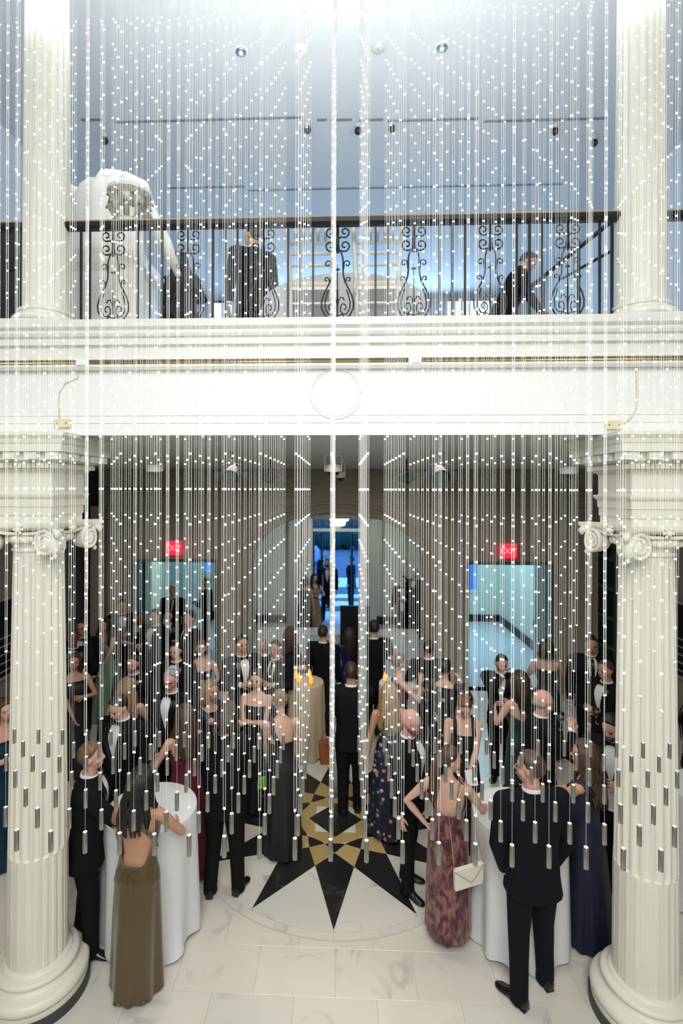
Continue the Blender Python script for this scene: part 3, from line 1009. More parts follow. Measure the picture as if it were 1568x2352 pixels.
# ================================================================== RAILING
YR = 3.98
ra = tag(empty('balcony_railing', (0, YR, ZF)), 'black wrought iron balcony railing with scroll panels and honey wood handrail', 'railing')
ZR = WY(770, 499, YR).z - ZF
xa, xb = XCL + .15, XCR - .15
for x0, x1 in ((xa, xb), (XL, XCL - .15), (XCR + .15, XR)):
    MB().prismx([(-.035, ZR - .012), (-.03, ZR), (.03, ZR), (.035, ZR - .012)], x0, x1).obj('handrail', M_WOOD, ra)
    MB().prismx([(-.042, ZR - .05), (-.042, ZR - .02), (-.035, ZR - .012), (.035, ZR - .012), (.042, ZR - .02), (.042, ZR - .05), (.02, ZR - .07), (-.02, ZR - .07)], x0, x1).obj('top_rail', M_BLK, ra)


def arc_spiral(cx, cz, r0, r1, a0, a1, n=16):
    return [(cx + (r0 + (r1 - r0) * k / n) * math.cos(a0 + (a1 - a0) * k / n), 0, cz + (r0 + (r1 - r0) * k / n) * math.sin(a0 + (a1 - a0) * k / n)) for k in range(n + 1)]


H_ = ZR - .07
lyre = {}


def lyre_parts():
    if lyre:
        return lyre
    sc = []
    u = H_ / 0.80
    t = .0065
    for s in (-1, 1):
        f = lambda pts: [(s * x, y, z * u) for x, y, z in pts]
        # outer lyre body with foot curl
        body = [(.012, 0, .085), (.05, 0, .105), (.095, 0, .14), (.123, 0, .19), (.125, 0, .24), (.11, 0, .29), (.085, 0, .34), (.06, 0, .385), (.046, 0, .43), (.042, 0, .48), (.042, 0, .56), (.03, 0, .60), (.012, 0, .625), (.008, 0, .66)]
        sc.append(MB().tube(f(body), t, 6).mesh('lyre_bar', M_BLK, True))
        inner = [(.07, 0, .33), (.085, 0, .29), (.098, 0, .24), (.095, 0, .19), (.07, 0, .15), (.045, 0, .15), (.025, 0, .17), (.022, 0, .20), (.035, 0, .225), (.055, 0, .225), (.068, 0, .205), (.062, 0, .185), (.048, 0, .185)]
        sc.append(MB().tube(f(inner), t * .8, 6).mesh('inner_scroll', M_BLK, True))
        sc.append(MB().tube(f([(0, 0, .20), (.008, 0, .25), (.025, 0, .275), (.045, 0, .27), (.052, 0, .25)]), t * .8, 6).mesh('leaf_curl', M_BLK, True))
        sc.append(MB().tube(f([(0, 0, .11), (.008, 0, .135), (.03, 0, .15), (.05, 0, .135)]), t * .8, 6).mesh('leaf_curl', M_BLK, True))
        # top pairs of curls
        sc.append(MB().tube(f([(.008, 0, .62)] + arc_spiral(.055, .655, .045, .010, -2.2, 5.2, 20)), t, 6).mesh('upper_curl', M_BLK, True))
        sc.append(MB().tube(f([(.008, 0, .71)] + arc_spiral(.055, .755, .042, .010, -2.2, 5.2, 20)), t, 6).mesh('upper_curl', M_BLK, True))
        sc.append(MB().tube(f([(.044, 0, .47), (.05, 0, .51)] + arc_spiral(.075, .52, .027, .008, 2.6, -2.8, 12)), t * .8, 6).mesh('side_curl', M_BLK, True))
        sc.append(MB().tube(f([(.062, 0, .385), (.066, 0, .40)] + arc_spiral(.086, .405, .019, .007, 2.8, -2.2, 10)), t * .8, 6).mesh('side_curl', M_BLK, True))
        sc.append(MB().tube(f([(.012, 0, .08), (.02, 0, .045)] + arc_spiral(.06, .035, .03, .009, 3.6, -1.8, 14)), t, 6).mesh('foot_curl', M_BLK, True))
    sc.append(MB().tube([(0, 0, .0), (0, 0, .33 * u)], .007, 6).mesh('stem', M_BLK, True))
    sc.append(MB().tube([(0, 0, .33 * u), (0, 0, .48 * u), (0, 0, .52 * u)], [.004, .004, .001], 6).mesh('finial', M_BLK, True))
    sc.append(MB().box(-.02, .02, -.012, .012, .075 * u, .092 * u).mesh('collar', M_BLK))
    sc.append(MB().box(-.018, .018, -.008, .008, .475 * u, .485 * u).mesh('cross_bar', M_BLK))
    sc.append(MB().tube([(0, 0, .60 * u), (0, 0, .70 * u), (0, 0, H_)], [.010, .013, .009], 6).mesh('stem', M_BLK, True))
    lyre['m'] = sc
    return lyre


bar_me = MB().box(-.008, .008, -.008, .008, 0, H_ + .02).mesh('baluster', M_BLK)
lx = [WY(px, 620, YR).x for px in (260, 432, 604, 775, 950, 1126, 1303)]
step_ = (lx[-1] - lx[0]) / 6
lx = [lx[0] - step_ * 2] + lx + [lx[-1] + step_ * 2]
for x in lx:
    for me in lyre_parts()['m']:
        o = link(me.name.split('.')[0], me, ra)
        o.location = (x, 0, 0)
bars = []
for k in range(1, 7):
    for q in (-.098, 0, .098):
        bars.append(lx[k] + step_ / 2 + q)
bars += [lx[1] - .26, lx[1] - .19, lx[7] + .24, lx[7] + .33, lx[0] + .2, lx[0] - .2, lx[8] - .22, lx[8] + .22, lx[0] - .3, lx[8] + .3]
for x in bars:
    if min(abs(x - XCL), abs(x - XCR)) < .17:
        continue
    o = link('baluster', bar_me, ra)
    o.location = (x, 0, 0)


# ================================================================== CEILING DEVICES
def dome_camera(px, py, lab, y=6.4, s=1.0, color=None):
    p = WY(px, py, y)
    r_ = .085 * s
    t = tag(empty('dome_camera', p), lab, 'camera')
    MB().lathe([(r_ * .9, .075), (r_, .06), (r_, 0), (r_ * .93, -.01)], 24).obj('housing', M_WHITE, t, 'auto')
    MB().ell((0, 0, -.008), (r_ * .9, r_ * .9, .055), 18, 10).obj('dome', M_BOARD, t, True)
    for sx in (-1, 1):
        MB().tube([(sx * r_ * 1.15, 0, .0), (sx * r_ * 1.15, 0, ZS - p.z)], .008, 6).obj('bracket_arm', M_WHITE, t)
        MB().tube([(sx * r_ * .9, 0, .01), (sx * r_ * 1.15, 0, .01)], .006, 6).obj('bracket_pin', M_WHITE, t)
    MB().box(-r_ * 1.2, r_ * 1.2, -.02, .02, ZS - p.z - .012, ZS - p.z).obj('mount_plate', M_WHITE, t)


dome_camera(355, 1082, 'white dome camera on soffit bracket, nearest the left capital', 6.0)
dome_camera(765, 1082, 'white dome camera on soffit bracket above the arch centre', 6.0)
dome_camera(782, 1096, 'small white dome camera just right of and behind the central one', 7.4, .6)
dome_camera(1306, 1087, 'white dome camera on soffit bracket, nearest the right capital', 6.0)


def spot(px, py, lab, y=6.0, s=1.0, tilt=.5):
    p = WY(px, py, y)
    t = tag(empty('stage_light', p), lab, 'spotlight')
    Rm = Matrix.Rotation(tilt, 3, 'X')
    b = MB().lathe([(.03, -.1), (.06, -.09), (.075, -.02), (.085, .06), (.095, .10), (.085, .10), (.06, .05)], 20)
    b.xf(lambda q: Rm @ (Vector((q.x, -q.z, q.y)) * s)).obj('lamp_body', M_BOARD, t, 'auto')
    MB().lathe([(.07 * s, 0), (.072 * s, .004)], 20).xf(lambda q: Rm @ Vector((q.x, -.085 * s - q.z, q.y))).obj('lens', M_DARKGL, t)
    pts = [(-.1 * s, 0, 0), (-.1 * s, 0, .09 * s), (0, 0, .12 * s), (.1 * s, 0, .09 * s), (.1 * s, 0, 0)]
    MB().tube(pts, .008, 6).obj('yoke', M_BLK, t)
    MB().tube([(0, 0, .12 * s), (0, 0, ZS - p.z)], .012, 6).obj('hook', M_BLK, t)
    for q in range(2):
        MB().box((-.17 + q * .27) * s, (-.1 + q * .27) * s, -.02, .03, -.06 * s, .02 * s).obj('barn_door', M_BLK, t)


spot(532, 1088, 'large black stage light on the soffit, left of centre', 5.4)
spot(620, 1094, 'smaller black stage light beside the large left one', 6.2, .75, .2)
spot(933, 1096, 'small black stage light right of the central camera', 6.6, .75, .2)
spot(1010, 1088, 'large black stage light on the soffit, right of centre', 5.4)
# upper ceiling fittings
for px, py, m, lab in ((553, 118, 'd', 'round recessed ceiling lamp with blue reflection, left of the centre strings'), (690, 114, 'w', 'round white ceiling speaker left of the centre strings'),
                       (868, 110, 'g', 'round grey ceiling speaker right of the centre strings'), (1015, 108, 'd', 'round recessed ceiling lamp, right half of the ceiling')):
    p = WZ(px, py, ZC)
    t = tag(empty('ceiling_fitting', p), lab, 'ceiling lamp' if m == 'd' else 'speaker')
    MB().lathe([(.082, 0), (.085, -.008), (.07, -.012)], 28).obj('trim_ring', M_WHITE if m != 'g' else M_SOFF, t, 'auto')
    if m == 'd':
        MB().lathe([(.068, -.013), (.04, -.016), (.01, -.012)], 24).obj('reflector', mat('lamp_reflector', (.35, .5, .62), .1, 1.0), t, True)
        MB().lathe([(.028, -.014), (.028, -.03), (.01, -.032)], 16).obj('bulb', M_CAP, t, True)
    else:
        MB().lathe([(.07, -.012), (.066, -.016), (.01, -.017)], 24).obj('grille', M_SOFF if m == 'g' else M_FRIEZE, t, True)
        MB().lathe([(.008, -.017), (.008, -.02)], 10).obj('screw', M_LINE, t)
for px, py, lab in ((822, 292, 'small black ceiling spotlight beside the centre strings'), (241, 315, 'small black ceiling spotlight near the left column'),
                    (1274, 293, 'small black ceiling spotlight above the right scroll panel'), (1364, 320, 'small white and black ceiling camera near the right column'), (706, 290, 'small ceiling spotlight left of the centre strings'), (900, 287, 'small ceiling spotlight right of the centre strings')):
    p = WZ(px, py - 6, ZC)
    t = tag(empty('ceiling_spot', p), lab, 'spotlight')
    MB().tube([(0, 0, 0), (0, 0, -.06)], .012, 8).obj('stem', M_WHITE, t)
    MB().ell((0, 0, -.09), (.05, .05, .055), 14, 8).obj('lamp_head', M_BOARD, t, True)
    MB().lathe([(.03, -.01), (.03, 0)], 12).obj('base_plate', M_WHITE, t)

# ================================================================== EXIT SIGNS
M_RED = mat('red_sign_panel', (.8, .02, .05), .4, emit=1.1, ecol=(1.0, .02, .06))
M_REDL = mat('sign_letter', (1, .25, .25), .4, emit=1.0, ecol=(1, .35, .35))


def letters(txt, h, thick, m, parent, loc, name='lettering', align='CENTER'):
    cu = bpy.data.curves.new(name, 'FONT')
    cu.body = txt
    cu.size = h
    cu.extrude = thick
    cu.align_x = align
    cu.align_y = 'CENTER'
    cu.materials.append(m)
    t_ = bpy.data.objects.new('tmp_text', cu)
    COL.objects.link(t_)
    me = bpy.data.meshes.new_from_object(t_.evaluated_get(bpy.context.evaluated_depsgraph_get()))
    me.name = name
    bpy.data.objects.remove(t_)
    bpy.data.curves.remove(cu)
    o = link(name, me, parent)
    tag(o, None, kind='stuff')
    o.location = loc
    o.rotation_euler = (PI / 2, 0, 0)
    return o


for px, py, lab in ((399, 1259, 'left'), (1167, 1266, 'right')):
    p = WY(px, py, YB - .12)
    e = tag(empty('exit_sign', p), 'red illuminated exit sign over the %s doorway' % lab, 'exit sign')
    MB().box(-.155, .155, -.02, .02, -.13, .13).obj('sign_panel', M_RED, e)
    MB().box(-.165, .165, -.015, .05, .13, .145).obj('sign_housing', M_WHITE, e)
    MB().box(-.03, .03, .02, .125, -.03, .03).obj('bracket', M_WHITE, e)
    letters('EXIT', .15, .003, M_REDL, e, (0, -.022, 0))


# ================================================================== COCKTAIL TABLES
def cocktail(px, py, lab, labc, r=.385, seed=0, puddle=False, h=1.07, cloth=None, at=None):
    p = at or WZ(px, py, h)
    x, y = p.x, p.y
    t = tag(empty('cocktail_table', (x, y, 0)), lab, 'table')
    MB().lathe([(r - .01, h - .03), (r, h - .025), (r, h - .008), (r - .01, h - .006)], 40).obj('tabletop', M_WOOD, t)
    MB().tube([(0, 0, .03), (0, 0, h - .03)], .035, 12).obj('pole', M_BLK, t)
    MB().lathe([(.26, 0.001), (.26, .015), (.05, .035)], 28).obj('foot', M_BLK, t)
    rr_ = random.Random(seed)
    n = 96
    nf = 11
    ph = [rr_.uniform(0, 6.28) for _ in range(4)]
    rings = []
    zs = [h + .002] * 3 + [h - .004, h - .03, h - .12, h * .75, h * .55, h * .35, h * .18, h * .08, .015]
    rs = [0.001, r * .6, r * .97, r + .006, r + .012]
    for i, z in enumerate(zs):
        ring = []
        t_ = max(0, (h - .02 - z) / (h - .02))
        for j in range(n):
            a = 2 * PI * j / n
            if i < 5:
                rad = rs[i]
                amp = 0 if i < 4 else .002
            else:
                rad = r + .012 + .018 * t_ ** 1.2
                amp = .008 + .030 * t_ ** 1.1
            wv = math.sin(nf * a + ph[0] + .5 * math.sin(2 * a + ph[1])) * .6 + math.sin((nf - 4) * a + ph[2]) * .4
            rad2 = rad + amp * wv * (1 if i >= 4 else 0)
            zz = z
            if i == len(zs) - 1:
                zz = .008 + .02 * (1 + math.sin(5 * a + ph[3]))
            if puddle and -1.75 < math.atan2(math.sin(a), math.cos(a)) < -.5 and i >= 9:
                rad2 += .07 * (i - 8) / 3 * abs(math.sin(6 * a))
            ring.append((x + rad2 * math.cos(a), y + rad2 * math.sin(a), zz))
        rings.append(ring)
    b = MB().loft(rings, cap=False)
    b.f.append(tuple(range(n)))
    o = b.obj('tablecloth', cloth or M_CLOTH, smooth='auto')
    tag(o, labc, 'tablecloth')
    return Vector((x, y, h + .004))


TL = cocktail(348, 1853, 'round cocktail table beside the olive satin gown', 'white floor-length cloth on the table by the olive gown, puddled on one side', seed=3, puddle=True)
TR = cocktail(1190, 1866, 'round cocktail table behind the black suit with hands in pockets', 'white floor-length cloth on the table behind the black suit', seed=5)
cocktail(0, 0, 'small round table carrying the candle cluster, left of the centre aisle', 'cream cloth on the table with the candle cluster, left of the centre aisle', .27, 8, cloth=mat('gold_linen', (.55, .45, .30), .8), at=Vector((-.52, 7.5, 0)), h=1.07)  # the candle table's cloth has one even gold colour
cocktail(0, 0, 'round cocktail table in the hall right of the centre aisle', 'white cloth on the table with two candles, right of the aisle', .28, 9, at=Vector((.86, 7.5, 0)), h=1.07)
cocktail(0, 0, 'round cocktail table partly hidden by the right column', 'white cloth on the table just beyond the right column', .38, 12, at=Vector((3.55, 4.95, 0)), h=1.07)
M_FLAME = mat('amber_flame_glass', (1, .5, .1), .3, emit=.95, ecol=(1.0, .36, .03))
for i, (dx, dy, ox, lab) in enumerate(((-.14, .08, 0, 'leftmost of the four amber candles left of the aisle'), (-.08, -.05, 0, 'second amber candle of the cluster left of the aisle'),
                                       (.06, .14, 0, 'farthest amber candle of the cluster left of the aisle'), (.10, -.12, 0, 'nearest amber candle of the cluster left of the aisle'),
                                       (-.20, .05, 1, 'amber candle on the table right of the aisle, at its left edge'), (.18, .13, 1, 'amber candle on the table right of the aisle, farther back'))):
    bx, by = ((-.52, 7.5), (.86, 7.5))[ox]
    c = tag(empty('votive_candle', (bx + dx, by + dy, 1.075)), lab, 'candle', 'amber votive candles')
    MB().lathe([(.015, 0), (.024, .01), (.030, .04), (.026, .08), (.010, .12), (.002, .13)], 14).obj('glass_cup', M_FLAME, c, True)
    MB().lathe([(.005, .13), (.005, .135), (.002, .15)], 8).obj('flame', M_FLAME, c, True)
    MB().lathe([(.03, 0), (.03, .004)], 14).obj('saucer', M_GOLD, c)
M_GLASS = mat('clear_glass', (1, 1, 1), .03)
M_GLASS.node_tree.nodes['Principled BSDF'].inputs['Transmission Weight'].default_value = 1
M_GLASS.node_tree.nodes['Principled BSDF'].inputs['IOR'].default_value = 1.3


def wineglass(p, lab, tilt=0):
    g = tag(empty('wine_glass', p), lab, 'glass')
    MB().lathe([(.034, 0), (.034, .002), (.005, .006), (.004, .08), (.02, .095), (.04, .125), (.042, .16), (.034, .195), (.033, .195), (.040, .16), (.038, .127), (.018, .098)], 20, cap=False).obj('bowl', M_GLASS, g, True)
    MB().lathe([(.002, .1), (.03, .122), (.036, .14), (.002, .141)], 16).obj('wine', mat('pale_wine', (.7, .65, .4), .1), g, True)
    return g


wineglass(TL + Vector((-.20, .10, 0)), 'stemmed glass on the left cocktail table, nearer one')
wineglass(TL + Vector((-.12, .17, 0)), 'second stemmed glass on the left cocktail table, farther back')
# black sign stand in the vestibule arch
p = WZ(815, 1600, 0)
t = tag(empty('sign_stand', (.27, 9.45, 0)), 'black poster board standing behind the royal blue gown', 'sign')
MB().box(-.27, .27, -.02, .02, .75, 1.75).obj('board', M_BOARD, t)
MB().tube([(-.22, .02, 0), (0, .0, 1.75)], .012, 6).obj('leg', M_BLK, t)
MB().tube([(.22, .02, 0), (0, .0, 1.75)], .012, 6).obj('leg', M_BLK, t)
MB().tube([(0, .3, 0), (0, .02, 1.6)], .012, 6).obj('leg', M_BLK, t)


# ================================================================== UPPER ROOM
def chiavari(px, lab, y=4.20, rz=0.0):
    p = WY(px, 640, y)
    c = tag(empty('chiavari_chair', (p.x, y, ZF), rz), lab, 'chair', 'white bamboo-style chairs behind the railing')
    w0, w1 = .17, .20
    hb = .97
    for s in (-1, 1):
        MB().tube([(s * w0 * .95, -.02, 0), (s * w0, 0, .45), (s * w1, -.06, hb)], [.018, .020, .018], 8).obj('leg', M_WHITE, c, True)
        MB().tube([(s * .19, .35, 0), (s * .185, .34, .44)], .017, 8).obj('leg', M_WHITE, c, True)
        MB().tube([(s * w0, 0, .2), (s * .19, .38, .2)], .009, 6).obj('stretcher', M_WHITE, c)
    for z in (hb - .01, .80, .72, .63):
        t_ = (z - .45) / (hb - .45)
        MB().tube([(-(w0 + (w1 - w0) * t_), -.06 * t_, z), (w0 + (w1 - w0) * t_, -.06 * t_, z)], .0145, 8).obj('back_rail', M_WHITE, c, True)
    for k in range(5):
        x = -.12 + k * .06
        MB().tube([(x, -.045, .80), (x, -.05, .87), (x * 1.05, -.06, hb)], [.010, .015, .009], 6).obj('spindle', M_WHITE, c, True)
    for z in (.16, .32):
        MB().tube([(-w0, -.01, z), (w0, -.01, z)], .012, 6).obj('stretcher', M_WHITE, c)
        MB().tube([(-.19, .38, z), (.19, .38, z)], .009, 6).obj('stretcher', M_WHITE, c)
    MB().loft([[(-.19, -.01, .435), (.19, -.01, .435), (.2, .39, .435), (-.2, .39, .435)], [(-.19, -.01, .46), (.19, -.01, .46), (.2, .39, .46), (-.2, .39, .46)]]).obj('seat', M_WHITE, c)
    r_ = lambda s, z: [(s * .19 * a / max(abs(a), abs(b_)), .19 + s * .19 * b_ / max(abs(a), abs(b_)), z) for a, b_ in [(math.cos(2 * PI * k / 20), math.sin(2 * PI * k / 20)) for k in range(20)]]
    MB().loft([r_(.98, .462), r_(1.03, .475), r_(1.03, .50), r_(.92, .515)]).obj('cushion', mat('ivory_cushion', (.82, .78, .62), .8), c, True)
    for s in (-1, 1):
        MB().ell((s * .175, -.015, .53), (.018, .018, .04), 8, 6).tube([(s * .175, -.02, .5), (s * .185, -.03, .44), (s * .175, -.03, .38)], [.012, .014, .004], 6).obj('cushion_tie', MATS['ivory_cushion'], c, True)


chiavari(714, 'white bamboo-style chair behind the railing, left of the centre scroll panel')
chiavari(866, 'white bamboo-style chair behind the railing, right of the centre scroll panel')
# round banquet table
p = WY(790, 618, 5.15)
t = tag(empty('banquet_table', (p.x, 5.48, ZF + .003)), 'round banquet table behind the two white chairs', 'table')
MB().lathe([(.84, .72), (.86, .73), (.86, .75), (.84, .752)], 48).obj('tabletop', M_WOOD, t)
for k in range(4):
    a = PI / 4 + k * PI / 2
    MB().tube([(.5 * math.cos(a), .5 * math.sin(a), 0), (.5 * math.cos(a), .5 * math.sin(a), .72)], .018, 8).obj('leg', M_BLK, t)
rings = []
for z, rd, am in ((.756, .01, 0), (.756, .86, 0), (.745, .872, .002), (.6, .885, .012), (.3, .90, .03), (.02, .92, .045)):
    rings.append([((rd + am * math.sin(17 * a_ + math.sin(3 * a_))) * math.cos(a_), (rd + am * math.sin(17 * a_ + math.sin(3 * a_))) * math.sin(a_), z) for a_ in [2 * PI * k / 120 for k in range(120)]])
o = tag(MB().loft(rings, cap=False).obj('tablecloth', M_CLOTH, smooth='auto'), 'white cloth draped over the round table behind the white chairs', 'tablecloth')
o.location = (p.x, 5.48, ZF)
M_ROSE = mat('dusty_rose_cloth', (.45, .18, .22), .8)
M_GREEN = mat('garland_leaf', (.12, .28, .10), .6)
for k, (dx, dy) in enumerate(((-.28, -.5), (0.1, -.35), (.3, -.45))):
    g = tag(empty('greenery_sprig', (p.x + dx, 5.48 + dy, ZF + .757)), 'small green sprig on the upstairs round table, %s' % ('behind the left chair', 'between the two chairs', 'behind the right chair')[k], 'greenery')
    MB().tube([(-.06, 0, .01), (0, 0, .03), (.07, 0, .02)], .004, 5).obj('stem', M_GREEN, g)
    for q in range(9):
        a = R.uniform(0, 6.28)
        MB().ell((-.06 + q * .016, .02 * math.cos(a), .03 + .02 * math.sin(a)), (.022, .008, .012), 6, 4).obj('leaf', M_GREEN, g, True)
# draped sculpture and capital pedestal
y = 5.0
p = WY(262, 620, y)
st = tag(empty('draped_sculpture', (p.x, y, ZF)), 'white sculpted draped figure standing on a pale pedestal behind the railing', 'sculpture')
M_PLAS = mat('white_plaster_cloth', (.80, .79, .74), .7)
top = WY(262, 396, y).z - ZF


def fold(d):
    return 1 + .05 * math.sin(11 * math.atan2(d.y, d.x) + 2 * d.z)


rings = []
for z, rx, ox in ((1.005, .36, -.06), (1.1, .36, -.07), (1.3, .34, -.08), (1.5, .33, -.08), (1.62, .34, -.06), (1.72, .33, -.03), (1.80, .27, .0), (top - .2, .2, .02), (top - .1, .19, .0), (top - .03, .14, -.01), (top, .05, 0)):
    rings.append([(ox + rx * (1 + .06 * math.sin(13 * a_ + 3 * z) + .04 * math.sin(5 * a_)) * math.cos(a_), .75 * rx * (1 + .06 * math.sin(13 * a_ + 3 * z)) * math.sin(a_), z) for a_ in [2 * PI * k / 60 for k in range(60)]])
MB().loft(rings).obj('drapery', M_PLAS, st, True)
MB().tube([(.12, -.05, top - .12), (.28, -.05, top - .2), (.36, -.02, top - .42), (.5, .05, 1.25), (.62, .1, .95)], [.09, .10, .08, .07, .03], 12).obj('drapery_fall', M_PLAS, st, True)
MB().tube([(-.2, -.08, top - .35), (-.42, -.05, top - .22), (-.52, 0, top - .3)], [.10, .08, .03], 10).obj('drapery_arm', M_PLAS, st, True)
pr = [[(s_ * sx, s_ * sy, z) for sx, sy in ((-1, -.8), (1, -.8), (1, .8), (-1, .8))] for s_, z in ((.40, 0), (.40, .12), (.34, .16), (.33, .85), (.38, .92), (.40, 1.0))]
MB().loft(pr).obj('pedestal', M_FASC, st)
q = WY(298, 600, 4.42)
cp = tag(empty('corinthian_pilaster', (q.x, 4.42, ZF)), 'pale fluted pedestal shaft with leafy corinthian capital beside the draped sculpture', 'column fragment')
MB().lathe([(.15, 0), (.15, .1), (.13, .12)], 32).obj('base', M_FASC, cp)
MB().lathe([(.125, .1), (.115, 1.18)], 80, fn=lambda a, z: 1 - .07 * abs(math.sin(8 * a))).obj('shaft', M_FASC, cp)
b = MB()
for tier in range(2):
    for k in range(9):
        a = 2 * PI * (k + .5 * tier) / 9
        d = Vector((math.cos(a), math.sin(a), 0))
        b.tube([d * .115 + Vector((0, 0, 1.15 + .08 * tier)), d * .14 + Vector((0, 0, 1.22 + .08 * tier)), d * .185 + Vector((0, 0, 1.26 + .08 * tier)), d * .195 + Vector((0, 0, 1.23 + .08 * tier))], [.028, .028, .02, .008], 6)
b.obj('acanthus_leaves', mat('grey_green_stone', (.38, .38, .32), .7), cp, True)
MB().lathe([(.12, 1.14), (.13, 1.34), (.19, 1.37), (.19, 1.40)], 24).obj('abacus', M_FASC, cp)
# rose banner and dark speaker at far left
p = WY(172, 560, 7.5)
bn = tag(MB().box(-.14, .14, -.01, .01, 0, 2.2).obj('rose_banner', mat('rose_banner_cloth', (.55, .30, .33), .8)), 'rose pink banner hanging beside the left upper column', 'banner')
bn.location = (p.x, 7.5, ZF + .2)
MB().tube([(-.16, 0, 2.2), (.16, 0, 2.2)], .015, 8).obj('banner_rod', M_BLK, bn)
MB().tube([(0, .02, 2.2), (0, .02, -.2)], .012, 8).obj('banner_pole', M_BLK, bn)
p = WY(42, 600, 5.4)
sp = tag(empty('loudspeaker', (p.x, 5.4, ZF)), 'tall black loudspeaker cabinet seen left of the left upper column', 'loudspeaker')
MB().box(-.16, .12, -.1, .1, 0, 1.55).obj('cabinet', M_BOARD, sp)
MB().lathe([(.08, 0), (.09, .01), (.03, .012)], 20).xf(lambda q: Vector((q.x - .02, -.1 - q.z, q.y + 1.2))).obj('driver', M_BLK, sp)
# stair rail / tripod lines right, upper
p0, p1 = WY(1215, 655, 5.6), WY(1400, 515, 5.2)
rl = tag(empty('upper_stair_rail', (0, 0, 0)), 'slanting black stair rail behind the right end of the balcony railing', 'handrail')
p0, p1 = WY(1180, 690, 6.2), WY(1408, 505, 5.0)
p0.z = max(p0.z, ZF)
MB().tube([p0, p1], .022, 8).obj('handrail', M_BLK, rl, True)
p2, p3 = WY(1290, 640, 6.0), WY(1412, 572, 5.2)
MB().tube([p2, p3], .016, 8).obj('lower_rail', M_BLK, rl, True)
for q in (.35, .7, 1.0):
    a = p0.lerp(p1, q)
    MB().tube([(a.x, a.y, ZF), a], .016, 8).obj('post', M_BLK, rl)
for px, lab in ((1290, 'left'), (1335, 'right')):
    pass

# ================================================================== PEOPLE
SKIN = {
    'fair': mat('fair_skin', (.62, .38, .29), .5, spec=.3), 'pink': mat('rosy_skin', (.62, .33, .26), .5, spec=.3), 'tan': mat('tan_skin', (.50, .28, .18), .5, spec=.3),
    'olive': mat('olive_skin', (.55, .30, .18), .5, spec=.3), 'brown': mat('brown_skin', (.14, .07, .045), .5, spec=.3)}
HAIRC = {k: mat(k + '_hair', c, .45, var=.45, scale=60, stretch=(1, 1, .12), bump=.6) for k, c in {
    'black': (.012, .010, .010), 'darkbrown': (.030, .018, .012), 'brown': (.075, .042, .024), 'auburn': (.16, .055, .022), 'lightbrown': (.17, .10, .055),
    'blonde': (.36, .25, .12), 'darkblonde': (.26, .17, .085), 'grey': (.30, .30, .30)}.items()}
M_SUIT = mat('black_wool', (.006, .0062, .007), .8, spec=.15, bump=.12, scale=120)
M_SUITB = mat('midnight_wool', (.006, .007, .011), .8, spec=.15, bump=.12, scale=120)
M_SATIN = mat('black_satin', (.006, .006, .007), .3)
M_SHIRT = mat('white_shirt', (.74, .75, .77), .7)
M_SHOE = mat('black_leather', (.008, .008, .008), .22)
M_SHOEB = mat('brown_leather_shoe', (.06, .025, .012), .35)
M_EYE = mat('dark_eye', (.02, .015, .012), .15)
M_LIP = mat('rose_lip', (.42, .12, .11), .4)
M_LIPM = mat('pale_lip', (.40, .19, .15), .5)
M_PEARL = mat('pearl', (.85, .82, .74), .2)
TM = [(.44, .060, .055, 0), (.50, .087, .062, 0), (.54, .088, .063, 0), (.60, .082, .059, 0), (.66, .088, .062, 0), (.72, .100, .067, .002), (.77, .107, .065, 0), (.80, .104, .056, -.004), (.818, .088, .046, -.006), (.832, .058, .038, -.006), (.85, .036, .035, -.004), (.90, .034, .036, 0)]
TF = [(.44, .072, .060, 0), (.49, .098, .068, -.004), (.53, .096, .066, -.004), (.57, .082, .056, 0), (.615, .070, .050, 0), (.65, .074, .053, .002), (.69, .082, .066, .010), (.72, .085, .068, .010), (.76, .086, .056, .002), (.79, .084, .048, -.004), (.812, .074, .040, -.006), (.828, .048, .032, -.006), (.845, .029, .029, -.004), (.90, .028, .030, 0)]
SOFT = []


def soft(b, name, m, parent, voxel, extra=None, it=3):
    me = b.mesh(name, m)
    fixnormals(me)
    o = link(name, me, parent)
    md = o.modifiers.new('r', 'REMESH')
    md.mode = 'VOXEL'
    md.voxel_size = voxel
    sm = o.modifiers.new('s', 'SMOOTH')
    sm.factor = .5
    sm.iterations = it
    SOFT.append((o, extra, m))
    return o


def lerp(a, b, t):
    return a + (b - a) * t


ARMS = {  # hand target (outward, forward, up), elbow hint (outward, forward, up)
    'down': ((.15, .03, .455), (.6, -.6, 0)), 'pocket': ((.105, .035, .50), (.9, -.6, 0)), 'crossed': ((-.055, .125, .665), (.8, -.1, -.6)),
    'table': ((.07, .24, .625), (.6, -.3, -.7)), 'mouth': ((-.01, .115, .865), (.7, .1, -.9)), 'hip': ((.115, -.015, .575), (1, -.25, .1)),
    'hold': ((.06, .16, .69), (.7, -.2, -.8)), 'clasp': ((.005, .11, .50), (.9, -.2, 0)), 'up': ((.08, .14, .80), (.7, .1, -.9)), 'reach': ((.06, .26, .66), (.5, 0, -.8))}


